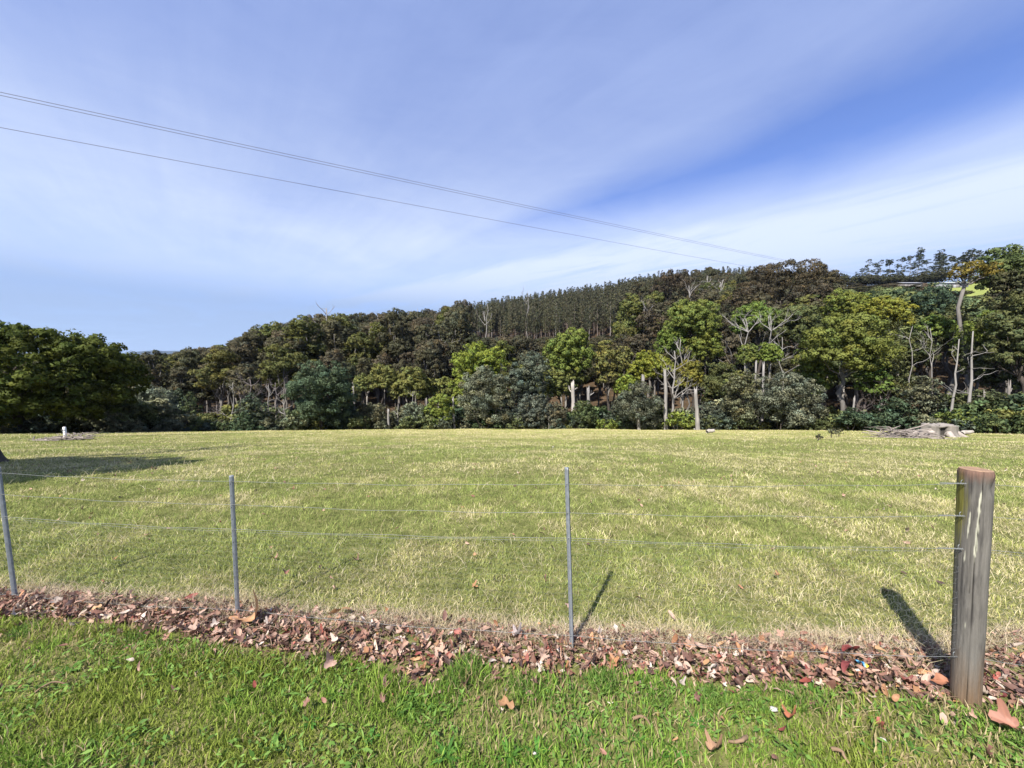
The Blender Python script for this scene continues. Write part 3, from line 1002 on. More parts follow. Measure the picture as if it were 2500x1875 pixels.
    notch = np.clip(1 - np.hypot((S - .95) / .5, (ZZ - (h - .075)) / .05), 0, 1) * FR
    rad = rad - .011 * notch
    rad = rad - .004 * np.clip((ZZ - h + .02) / .02, 0, 1) ** 2
    A = face + PHI      # image right corresponds to increasing angle seen from the viewer
    Vx = rad * np.cos(A) + lean[0] * ZZ / h; Vy = rad * np.sin(A) + lean[1] * ZZ / h
    V = np.stack([Vx, Vy, ZZ], -1).reshape(-1, 3)
    grain = .5 * fbm(TH * 16 + 5, ZZ * 2.2, 12, 4) + .5 * fbm(TH * 30 + 2, ZZ * 7, 14, 4); blot = .6 * fbm(TH * 2.2 + 5, ZZ * 4.0, 13, 4) + .4 * fbm(TH * 6 + 5, ZZ * 13.0, 33, 4); fineg = fbm(TH * 40, ZZ * 5, 19, 3)
    c = np.array([0.128, 0.119, 0.106])[None, None] * (0.62 + .45 * grain + .32 * fineg)[..., None]
    dark = np.clip((blot - .5) * 4, 0, .75)
    c = c * (1 - dark[..., None]) + np.array([0.045, 0.042, 0.04]) * dark[..., None]
    bott = np.clip(1 - (ZZ - .03) / .26 + (blot - .5) * .9, 0, 1) * .75
    c = c * (1 - bott[..., None]) + np.array([0.16, 0.10, 0.055]) * (0.6 + .8 * grain)[..., None] * bott[..., None]
    lich = np.clip(1.6 - np.abs((S + .78) / .34) - np.abs((ZZ - .97) / .17) * .9 + (fineg - .5) * 1.4, 0, 1) * FR
    lich = np.maximum(lich * .85, np.clip(1 - np.abs((S + .98) / .14), 0, 1) * .55 * FR * (ZZ > .25) * fineg * 1.4)
    c = c * (1 - lich[..., None]) + np.array([0.15, 0.14, 0.025]) * (0.7 + .6 * fineg)[..., None] * lich[..., None]
    red = np.clip((ZZ - h + .06) / .05 + (grain - .5), 0, 1) * .8
    c = c * (1 - red[..., None]) + np.array([0.16, 0.09, 0.065]) * (0.6 + .8 * fineg)[..., None] * red[..., None]

    def streak(z0, z1, s0, s1, w):
        sc = np.interp(ZZ, [z0, z1], [s0, s1])
        wv = w * (0.5 + 1.0 * fbm(ZZ * 22, ZZ * 0 + s0 * 9, 23, 2)) * np.clip(np.minimum(ZZ - z0, z1 - ZZ) / .05, 0, 1)
        return np.clip((wv - np.abs(S - sc)) / .02 + .2, 0, 1) * FR * (ZZ > z0) * (ZZ < z1)
    wht = np.maximum.reduce([streak(.69, 1.05, .13, .33, .075), streak(.80, .945, -.30, -.18, .05), streak(.67, .75, -.42, -.38, .045), streak(.36, .42, -.22, -.18, .03)])
    c = c * (1 - wht[..., None]) + np.array([0.40, 0.39, 0.31]) * wht[..., None]
    ck = np.maximum(crack, crack2)
    c = c * (1 - .9 * ck[..., None])
    j = np.arange(nt_)[None]; i = np.arange(nz_ - 1)[:, None] * nt_
    Q = np.stack([i + j, i + (j + 1) % nt_, i + nt_ + (j + 1) % nt_, i + nt_ + j], -1).reshape(-1, 4)
    g = Geo(); g.add(V, Q, None, c.reshape(-1, 3))
    wp = obj('wooden_post', g.mesh('wooden_post', M_POST, True), root, (b[0], b[1], 0))
    wp['label'] = 'weathered grey round wooden post with white streaks and yellow lichen'
    # sawn top with rings
    g = Geo()
    top = V.reshape(nz_, nt_, 3)[-1]; ctr = top.mean(0)
    rings = [top * (1 - f) + ctr * f for f in np.linspace(0, .97, 14)]
    V2 = np.concatenate(rings)
    V2[:, 2] += .008 * (fbm(V2[:, 0] * 30, V2[:, 1] * 30, 2, 2) - .3) * np.repeat(np.linspace(0, 1, 14) > .05, nt_) + .0004
    i = np.arange(13)[:, None] * nt_
    Q = np.stack([i + j, i + (j + 1) % nt_, i + nt_ + (j + 1) % nt_, i + nt_ + j], -1).reshape(-1, 4)
    rc = np.repeat(0.75 + .35 * np.random.default_rng(1).random(14), nt_)
    g.add(V2, Q, None, np.array([0.27, 0.175, 0.115])[None] * rc[:, None])
    obj('sawn_top', g.mesh('sawn_top', M_POST, True), wp)
    # wires
    def wire_pts(level, off=0.0, zoff=0.0):
        out = []
        for k in range(len(posts) - 1):
            (p, h0, l0, w0), (q, h1, l1, w1) = posts[k], posts[k + 1]
            t = np.linspace(0, 1, 15)[:-1]
            xa = p[0] + l0[0] * w0[level] / h0; xb = q[0] + l1[0] * w1[level] / h1
            sag = .012 if level < 3 else .02
            wob = .004 * np.sin(t * 17 + level * 2 + k + off * 50)
            out.append(np.stack([xa + (xb - xa) * t, p[1] + (q[1] - p[1]) * t - .015, w0[level] + (w1[level] - w0[level]) * t - sag * 4 * t * (1 - t) + wob * t * (1 - t) * 4 + zoff], -1))
        return np.concatenate(out)
    for lv in range(4):
        g = Geo()
        tube(g, wire_pts(lv), .00105, 5)
        obj('wire', g.mesh('wire', M_WIRE), root)
    g = Geo(); tube(g, wire_pts(2, .3, -.012), .0007, 4); obj('wire', g.mesh('wire', M_WIRE), root)
    # twisted wire joints left of the wooden post
    for lv in (0, 1, 2):
        g = Geo()
        t = np.linspace(0, 1, 60)
        x0, y0 = b[0] - .20 + .045 * lv * 0, b[1] + .055
        for ph in (0, math.pi):
            xx = b[0] - .062 + lean[0] * wz[lv] / h - t * .11
            tube(g, np.stack([xx, b[1] - .015 + .085 * .12 * t + .003 * np.cos(t * 50 + ph), wz[lv] + .003 * np.sin(t * 50 + ph)], -1), .0012, 4)
        obj('wire_joint', g.mesh('wire_joint', M_WIRE), root)
    # staples that hold the wires on the wooden post
    for lv in range(4):
        g = Geo(); ang_ = face - .75
        rr_ = .056 * math.cos(.0)
        cx_, cy_ = rr_ * math.cos(ang_) + lean[0] * wz[lv] / h, rr_ * math.sin(ang_)
        t = np.linspace(-1, 1, 7)
        out_ = .006 * (1 - t ** 4)
        tube(g, np.stack([cx_ + math.cos(ang_) * out_, cy_ + math.sin(ang_) * out_, wz[lv] + .011 * t], -1), .0016, 5)
        obj('staple', g.mesh('staple', M_WIRE), wp)
    # hexagonal netting, from the bottom wire to just under the third wire
    path = wire_pts(3); up = wire_pts(2)
    seg = np.concatenate([[0], np.cumsum(np.linalg.norm(np.diff(path[:, :2], axis=0), axis=1))])
    cell = .045; hh = .026
    nx = int(seg[-1] / cell); ny = 17
    g = Geo()
    nodes = {}

    def pos(u, v):
        s = u * cell
        x = np.interp(s, seg, path[:, 0]); y = np.interp(s, seg, path[:, 1]); zb = np.interp(s, seg, path[:, 2]); zt = np.interp(s, seg, up[:, 2])
        f = v / (1.5 * ny)
        zz_ = zb + (zt - zb) * f
        return np.array([x, y + .006 + .012 * math.sin(u * .6 + v) * .5 + .01 * math.sin(u * .13) * f, zz_])
    E = []
    for r_ in range(ny):
        o_ = .5 * (r_ % 2)
        for k in range(nx):
            a = pos(k + o_, r_ * 1.5); m_ = pos(k + o_ + .5, r_ * 1.5 + .5); c_ = pos(k + o_ + 1, r_ * 1.5)
            E += [(a, m_), (m_, c_), (m_, pos(k + o_ + .5, r_ * 1.5 + 1.5))]
    E = np.array(E)
    a, c_ = E[:, 0], E[:, 1]
    d = c_ - a; d /= np.linalg.norm(d, axis=1, keepdims=True) + 1e-9
    n1 = np.cross(d, [0, 1.0, .1]); n1 /= np.linalg.norm(n1, axis=1, keepdims=True) + 1e-9
    n2 = np.cross(d, n1)
    rr = .00032
    V = []
    for P in (a, c_):
        for q in range(3):
            V.append(P + rr * (math.cos(q * 2.094) * n1 + math.sin(q * 2.094) * n2))
    V = np.stack(V, 1).reshape(-1, 3)
    Q = np.array([[0, 1, 4, 3], [1, 2, 5, 4], [2, 0, 3, 5]])
    Q = (np.arange(len(a))[:, None, None] * 6 + Q[None]).reshape(-1, 4)
    g.add(V, Q)
    tag(obj('wire_netting', g.mesh('wire_netting', M_WIRE), root), kind='stuff')


build_fence()

# ------------------------------------------------------------------ tree builders
def unit_dirs(n, rg, zmin=-1.0):
    z = rg.uniform(zmin, 1, n); a = rg.uniform(0, 2 * np.pi, n); s = np.sqrt(1 - z * z)
    return np.stack([s * np.cos(a), s * np.sin(a), z], -1)


def lobes_to_cards(g, lobes, card, rg, cover=1.5, subf=0.34, flatn=0.75, aspect=0.55, base=(1, 1, 1), var=.22, droop=0.0, under=-.55, away=None, soft=.22):
    """leafy lobes: each lobe is a cluster of small rounded clumps, each clump a skin of leaf cards"""
    for (c, rad) in lobes:
        c = np.asarray(c, float); rad = np.asarray(rad, float) * np.ones(3)
        rm = rad.mean(); rs = rm * subf
        ns = max(5, int(2.3 * (rm / rs) ** 2))
        D = unit_dirs(ns, rg, under)
        SC = c + D * rad * rg.uniform(.72, 1.02, ns)[:, None]
        tint = rg.normal(1, var, (ns, 1)).clip(.5, 1.6)
        hue = rg.normal(0, .06, (ns, 1))
        npc = max(4, int(cover * 4 * math.pi * rs * rs * .75 / (card * card * aspect * .5 + 1e-9) * .55))
        d = unit_dirs(ns * npc, rg, -.75).reshape(ns, npc, 3)
        # bias the clump skin outward from the lobe
        d = d + D[:, None] * .55; d /= np.linalg.norm(d, axis=2, keepdims=True)
        rsz = rs * rg.uniform(.75, 1.25, (ns, 1, 1))
        P = SC[:, None] + d * rsz * rg.uniform(.65, 1.05, (ns, npc, 1)) * np.array([1, 1, .8])
        P = P.reshape(-1, 3)
        nn = d.reshape(-1, 3) * flatn + rg.normal(0, 1 - flatn + .18, (ns * npc, 3))
        nn[:, 2] += .15
        sn = d.reshape(-1, 3) * .8 + np.repeat(D, npc, 0) * .35 + rg.normal(0, soft, (ns * npc, 3)) + np.array([0, 0, .12])
        sn /= np.linalg.norm(sn, axis=1, keepdims=True) + 1e-9
        if droop: P[:, 2] -= droop * rg.random(len(P)) * rm
        tint_, hue_ = np.repeat(tint, npc, 0), np.repeat(hue, npc, 0)
        if away is not None:      # thin out the side of the crown that nobody can walk round to see
            keep = ((P @ away[0]) < away[1]) | (rg.random(len(P)) < .15)
            P, nn, sn, tint_, hue_ = P[keep], nn[keep], sn[keep], tint_[keep], hue_[keep]
        n = len(P)
        if n == 0: continue
        col = np.array(base)[None] * tint_ * rg.normal(1, .10, (n, 1)).clip(.6, 1.4)
        h = hue_[:, 0]
        col = col * np.stack([1 + h, np.ones(n), 1 - h], -1)
        V, Q, C = cards(P, nn, card * rg.uniform(.6, 1.35, n), card * aspect * rg.uniform(.7, 1.3, n), col, rg)
        g.add(V, Q, None, C, np.repeat(sn, 4, axis=0))


def limb(g, a, b, r0, r1, rg, wig=.06, seg=6, sides=6, C=(1, 1, 1)):
    a, b = np.asarray(a, float), np.asarray(b, float)
    t = np.linspace(0, 1, seg)[:, None]
    p = a * (1 - t) + b * t
    L = np.linalg.norm(b - a)
    p[1:-1] += rg.normal(0, wig * L / 2, (seg - 2, 3)) * np.array([1, 1, .4])
    tube(g, p, np.linspace(r0, r1, seg), sides, C)
    return p


def deadwood(g, start, d, L, r, depth, rg, spread=.7, kids=(2, 4), up=.15, sides=5, C=(1, 1, 1), taper=.45):
    n = 6
    p = [np.asarray(start, float)]; d = np.asarray(d, float); d = d / np.linalg.norm(d)
    for k in range(n - 1):
        d = d + rg.normal(0, .16, 3) + np.array([0, 0, up * .25]); d /= np.linalg.norm(d)
        p.append(p[-1] + d * L / (n - 1))
    p = np.array(p)
    tube(g, p, np.linspace(r, r * taper, n), sides, np.array(C) * rg.uniform(.85, 1.12))
    if depth > 0:
        for k in range(rg.integers(*kids)):
            i = rg.integers(2, n)
            dd = d + unit_dirs(1, rg)[0] * spread; dd[2] += up
            deadwood(g, p[i], dd, L * rg.uniform(.45, .75), r * rg.uniform(.4, .6), depth - 1, rg, spread, kids, up, 4, C, taper)


def ell_lobes(c, rx, ry, rz, n, rg, f=(.34, .5), zlo=-.8):
    """lobes spread through an ellipsoidal crown, well spaced"""
    out = [(np.array(c) + np.array([0, 0, rz * .1 if n < 60 else 0]), np.array([rx, ry, rz]) * (.55 if n < 60 else .74))]
    pts = []
    tries = 0
    while len(out) < n and tries < 4000:
        tries += 1
        d = unit_dirs(1, rg, zlo)[0]
        p = d * (rg.uniform(.5, .74 if n < 26 else .84) if n < 60 else rg.uniform(.70, .80))
        if pts and min(np.linalg.norm(p - q) for q in pts) < 1.35 / math.sqrt(n) * 1.25: continue
        pts.append(p)
        k = rg.uniform(*f)
        m = min(rx, rz) * k
        out.append((np.array(c) + p * np.array([rx, ry, rz]), np.array([m * 1.1, m * 1.1, m * .9])))
    return out


TINT = {
    'wattle_bright': (0.215, 0.250, 0.045), 'wattle_olive': (0.195, 0.203, 0.062), 'wattle_green': (0.165, 0.206, 0.048), 'wattle_dark': (0.082, 0.098, 0.020),
    'blackwood': (0.090, 0.130, 0.072), 'bluegreen': (0.128, 0.160, 0.112), 'greygreen': (0.235, 0.250, 0.170), 'shrub': (0.180, 0.186, 0.112),
    'conifer': (0.098, 0.140, 0.060), 'gum': (0.092, 0.094, 0.050), 'gum_brown': (0.100, 0.085, 0.053), 'pine': (0.135, 0.136, 0.080), 'bush_bright': (0.23, 0.29, 0.07),
    'amber': (0.20, 0.185, 0.040), 'deep': (0.125, 0.145, 0.058),
}
BARK_DARK, BARK_GREY, BARK_PALE, BARK_DEAD = (0.06, 0.05, 0.042), (0.15, 0.138, 0.125), (0.20, 0.185, 0.165), (0.24, 0.225, 0.21)


def hero_tree(name, px, ptop, pbot, hw, r, style, tint, label, cat='tree', bark=BARK_DARK, trunk_r=.16, lean=0, card=None, group=None, flat_=.75, depthf=.9, basepx=None):
    """tree whose crown spans photo rows ptop..pbot and half width hw (photo pixels) at ground distance r"""
    seed = int(px * 7 + ptop * 13 + r * 31) % 100000
    rg = np.random.default_rng(seed)
    u = (px - 1250) / F; Y = r / math.sqrt(1 + u * u)
    top, bot = at(px, ptop, Y), at(px, pbot, Y)
    cx = top[0]
    gz = float(zg(cx, Y))
    bx = at(basepx, 1000, Y)[0] if basepx else cx
    k = Y / F
    rx = hw * k; crown_top = top[2] - gz; crown_bot = max(bot[2] - gz, -.2)
    rz = max((crown_top - crown_bot) / 2, .3); cz = (crown_top + crown_bot) / 2
    root = obj(name, None, None, (bx, Y, gz))
    tag(root, label, cat, group)
    off = cx - bx
    card = max(.15, min(.34, r * .0058)) * .86 if card is None else card * .86
    dv = np.array([bx, Y, 0.0]); dv /= np.linalg.norm(dv)
    away = (dv, dv[0] * off + .05 * rx)
    g = Geo(); gt = Geo()
    if style in ('wattle', 'gum', 'dense', 'shrub', 'bush'):
        nl = {'wattle': 20 if rx < 3.6 else (36 if rx < 6 else 100), 'gum': 18, 'dense': 26, 'shrub': 24, 'bush': 11}[style]
        lob = ell_lobes((off, 0, cz), rx, rx * depthf, rz, nl, rg, f={'wattle': (.30, .44) if rx < 3.6 else ((.24, .36) if rx < 6 else (.22, .32)), 'gum': (.26, .38), 'dense': (.26, .40), 'shrub': (.26, .40), 'bush': (.34, .5)}[style],
                        zlo={'wattle': -.75, 'gum': -.5, 'dense': -.9, 'shrub': -.85, 'bush': -.6}[style])
        if style == 'gum':
            lob = lob[1:]
        if style in ('dense', 'shrub', 'bush'):
            # spires of upright growth breaking the outline
            for q in range(6):
                a = rg.uniform(0, 6.28); f = rg.uniform(.2, .8)
                lob.append((np.array([off + rx * f * math.cos(a), rx * f * depthf * math.sin(a), cz + rz * math.sqrt(max(0, 1 - f * f)) * .88]), np.array([.2, .2, .26]) * min(rx, rz)))
        lobes_to_cards(g, lob, card, rg, cover={'wattle': 1.05, 'gum': .8, 'dense': .95, 'shrub': .8, 'bush': 1.0}[style], subf={'wattle': .36, 'gum': .42, 'dense': .42, 'shrub': .45, 'bush': .4}[style],
                       flatn={'wattle': .72, 'gum': .5, 'dense': .55, 'shrub': .35, 'bush': .5}[style], aspect={'wattle': .6, 'gum': .42, 'dense': .45, 'shrub': .42, 'bush': .5}[style],
                       var={'wattle': .14, 'gum': .2, 'dense': .18, 'shrub': .26, 'bush': .18}[style], under=-.5 if style != 'dense' else -.8, away=away, soft={'wattle': .18, 'gum': .25, 'dense': .3, 'shrub': .42, 'bush': .3}[style])
    elif style == 'cone':
        lob = []
        n = 26
        for q in range(n):
            t = q / (n - 1); a = q * 2.4
            rr = rx * (1 - t) ** .8 * .75
            lob.append((np.array([off + rr * math.cos(a), rr * math.sin(a), crown_bot + (crown_top - crown_bot) * (t * .93 + .03)]),
                        np.array([.45, .45, .3]) * rx * (.25 + .75 * (1 - t))))
        lobes_to_cards(g, lob, card, rg, cover=.9, subf=.45, flatn=.4, aspect=.4, var=.18, under=-.8, away=away)
    crown_mid = np.array([off, 0, cz])
    # trunk and limbs
    if style in ('wattle', 'gum', 'dense', 'cone'):
        tr = trunk_r
        fork = np.array([off * .6 + lean, 0, max(crown_bot + rz * .35, crown_top * .35)])
        tp = limb(gt, (0, 0, -.4), fork, tr * 1.15, tr * .7, rg, .05, 8, 8)
        tube(gt, np.array([(0, 0, -.4), (0, 0, .05), (0, 0, .45)]), [tr * 1.9, tr * 1.55, tr * 1.1], 8, cap=False)
        sel = [l for l in lob if l[0][2] > fork[2] - .2]
        rg.shuffle(sel)
        for (c, _) in sel[:9]:
            limb(gt, fork + np.array([0, 0, rg.uniform(-.4, .2) * rz * .4]), c, tr * .42, tr * .10, rg, .12, 6, 5)
    else:
        for q in range(5):
            c = lob[rg.integers(len(lob))][0]
            limb(gt, (rg.normal(0, .12 * rx), rg.normal(0, .12 * rx), -.3), c, .07, .02, rg, .12, 6, 5)
    obj('trunk', gt.mesh('trunk', M_BARK, True), root, color=bark)
    v = rg.uniform(.92, 1.08, 3)
    obj('crown', g.mesh('crown', M_LEAF), root, color=tuple(np.array(TINT[tint]) * v))
    return root


# ------------------------------------------------------------------ far slope: shared tree kinds
def gum_proto(rg, H=18.0, W=4.8, n=20):
    g, gt = Geo(), Geo()
    lob = []
    for q in range(n):
        a = q * 2.4 + rg.uniform(-.5, .5); t = rg.uniform(.0, 1.0)
        rr = W * rg.uniform(.25, .78) * (1 - .5 * t * t)
        lob.append((np.array([rr * math.cos(a), rr * math.sin(a), H * (.50 + .42 * t)]), np.array([1.15, 1.15, .8]) * rg.uniform(.95, 1.6)))
    lob.append((np.array([0, 0, H * .93]), np.array([1.9, 1.9, 1.3])))
    lob.append((np.array([rg.normal(0, 1), rg.normal(0, 1), H * .62]), np.array([2.6, 2.6, 2.2])))
    lobes_to_cards(g, lob, .55, rg, cover=.95, subf=.46, flatn=.7, aspect=.5, var=.14)
    f = np.array([rg.normal(0, .4), rg.normal(0, .4), H * .42])
    limb(gt, (0, 0, -1), f, .30, .22, rg, .03, 6, 6)
    for (c, _) in lob[:8]:
        limb(gt, f + np.array([0, 0, rg.uniform(-1, 1)]), c, .15, .05, rg, .1, 5, 4)
    return gt.mesh('trunk', M_BARK, True), g.mesh('crown', M_LEAF)


def pole_proto(rg, H=19.0, W=1.65, lod=1.0):
    """slim plantation tree: long bare stem, narrow pointed crown"""
    g, gt = Geo(), Geo()
    lob = []
    n = 15
    z0 = H * .40
    for q in range(n):
        t = q / (n - 1); a = q * 2.4 + rg.uniform(-.6, .6)
        rr = W * (1 - t) ** .7 * rg.uniform(.25, .75)
        s = W * (.36 + .42 * (1 - t)) * rg.uniform(.75, 1.15)
        lob.append((np.array([rr * math.cos(a), rr * math.sin(a), z0 + (H - z0) * t * .97]), np.array([s * .75, s * .75, s * .95])))
    lobes_to_cards(g, lob, .5 / lod, rg, cover=.62 * lod, subf=.5, flatn=.45, aspect=.45, var=.16, under=-.8)
    limb(gt, (0, 0, -1), (rg.normal(0, .15), rg.normal(0, .15), H * .93), .17, .03, rg, .012, 6, 5)
    for q in range(5):
        z = H * rg.uniform(.2, .45); a = rg.uniform(0, 6.28)
        limb(gt, (0, 0, z), (1.0 * math.cos(a), 1.0 * math.sin(a), z + .5), .04, .012, rg, .1, 3, 3)
    return gt, g


def skyline_proto(rg, H=20.0):
    """tall thin open gum with separate leaf tufts"""
    g, gt = Geo(), Geo()
    lob = []
    p = limb(gt, (0, 0, -1), (rg.normal(0, .8), 0, H * .92), .2, .05, rg, .03, 9, 6)
    for q in range(13):
        t = rg.uniform(.42, 1.0); a = rg.uniform(0, 6.28)
        c0 = np.array([np.interp(t * H * .92, p[:, 2], p[:, 0]), np.interp(t * H * .92, p[:, 2], p[:, 1]), t * H * .92])
        rr = rg.uniform(.4, 2.2) * (1.3 - t * .7)
        c = c0 + np.array([rr * math.cos(a), rr * math.sin(a), rg.uniform(.2, 1.2)])
        limb(gt, c0, c, .07, .03, rg, .1, 4, 4)
        lob.append((c, np.array([1, 1, .75]) * rg.uniform(.7, 1.25)))
    lobes_to_cards(g, lob, .5, rg, cover=.75, subf=.5, flatn=.4, aspect=.45, var=.2)
    return gt.mesh('trunk', M_BARK, True), g.mesh('crown', M_LEAF)


def understory_proto(rg):
    g, gt = Geo(), Geo()
    lob = ell_lobes((0, 0, 1.15), 1.5, 1.4, 1.3, 10, rg, (.3, .48), -.6)
    lobes_to_cards(g, lob, .24, rg, cover=.85, subf=.45, flatn=.4, aspect=.45, var=.25)
    for q in range(4):
        limb(gt, (rg.normal(0, .2), rg.normal(0, .2), -.3), lob[rg.integers(len(lob))][0], .05, .015, rg, .1, 5, 4)
    return gt.mesh('stem', M_BARK, True), g.mesh('foliage', M_LEAF)


def joined(name, tm, cm, bark, leaf):
    """stem and crown of a far tree as one mesh with its colours baked in"""
    V, Q, T, C, mi, off = [], [], [], [], [], 0
    q4, q3, m4, m3, nrm = [], [], [], [], []
    for k, (me, tint) in enumerate(((tm, bark), (cm, leaf))):
        n = len(me.vertices)
        v = np.zeros(n * 3, np.float32); me.vertices.foreach_get('co', v)
        c = np.zeros(n * 4, np.float32); me.color_attributes['Col'].data.foreach_get('color', c)
        if me.name in NORMALS: nrm.append(NORMALS[me.name])
        else:
            q = np.zeros(n * 3, np.float32); me.vertices.foreach_get('normal', q); nrm.append(q.reshape(-1, 3))
        V.append(v.reshape(-1, 3)); C.append(c.reshape(-1, 4)[:, :3] * np.array(tint))
        li = np.zeros(len(me.loops), np.int32); me.loops.foreach_get('vertex_index', li)
        ls = np.zeros(len(me.polygons), np.int32); me.polygons.foreach_get('loop_start', ls)
        lt = np.zeros(len(me.polygons), np.int32); me.polygons.foreach_get('loop_total', lt)
        a = ls[lt == 4]; q4.append(li[a[:, None] + np.arange(4)] + off); m4.append(np.full(len(a), k))
        a = ls[lt == 3]; q3.append(li[a[:, None] + np.arange(3)] + off); m3.append(np.full(len(a), k))
        off += n
    me = mesh_from(name, np.concatenate(V), np.concatenate(q4), np.concatenate(q3), np.concatenate(C), (M_BARK, M_LEAF), np.concatenate(m4 + m3), smooth=True)
    me.normals_split_custom_set_from_vertices(np.concatenate(nrm).astype(np.float32))
    return me


def scatter(name, pts, rz, sc, meshes, rg, label):
    """one object: copies of a few tree meshes stood on given points by geometry nodes"""
    col = bpy.data.collections.new(name + '_kinds')
    for k, me in enumerate(meshes):
        o = bpy.data.objects.new('%s_kind_%d' % (name, k), me); col.objects.link(o)
    me = bpy.data.meshes.new(name); me.from_pydata([tuple(p) for p in pts], [], [])
    a = me.attributes.new('rz', 'FLOAT', 'POINT'); a.data.foreach_set('value', np.array(rz, np.float32))
    a = me.attributes.new('sc', 'FLOAT_VECTOR', 'POINT'); a.data.foreach_set('vector', np.array(sc, np.float32).ravel())
    a = me.attributes.new('pk', 'INT', 'POINT'); a.data.foreach_set('value', rg.integers(0, len(meshes), len(pts)).astype(np.int32))
    nt = bpy.data.node_groups.new(name, 'GeometryNodeTree')
    nt.interface.new_socket('Geometry', in_out='INPUT', socket_type='NodeSocketGeometry')
    nt.interface.new_socket('Geometry', in_out='OUTPUT', socket_type='NodeSocketGeometry')
    N, L = nt.nodes, nt.links
    gi, go = N.new('NodeGroupInput'), N.new('NodeGroupOutput')
    ci = N.new('GeometryNodeCollectionInfo'); ci.inputs[0].default_value = col; ci.inputs[1].default_value = True; ci.inputs[2].default_value = True
    ip = N.new('GeometryNodeInstanceOnPoints')

    def attr(nm, t):
        n = N.new('GeometryNodeInputNamedAttribute'); n.data_type = t; n.inputs[0].default_value = nm; return n.outputs[0]
    cx = N.new('ShaderNodeCombineXYZ'); L.new(attr('rz', 'FLOAT'), cx.inputs[2])
    L.new(gi.outputs[0], ip.inputs['Points']); L.new(ci.outputs[0], ip.inputs['Instance'])
    ip.inputs['Pick Instance'].default_value = True
    L.new(attr('pk', 'INT'), ip.inputs['Instance Index'])
    L.new(cx.outputs[0], ip.inputs['Rotation']); L.new(attr('sc', 'FLOAT_VECTOR'), ip.inputs['Scale'])
    L.new(ip.outputs[0], go.inputs[0])
    o = obj(name, me); md = o.modifiers.new('scatter', 'NODES'); md.node_group = nt
    tag(o, label, 'forest', kind='stuff')
    return o


PLANT_PX = [880, 1000, 1130, 1200, 1400, 1500, 1560, 1700, 1850, 1990]
PLANT_PY = [784, 802, 836, 848, 846, 840, 800, 750, 722, 700]


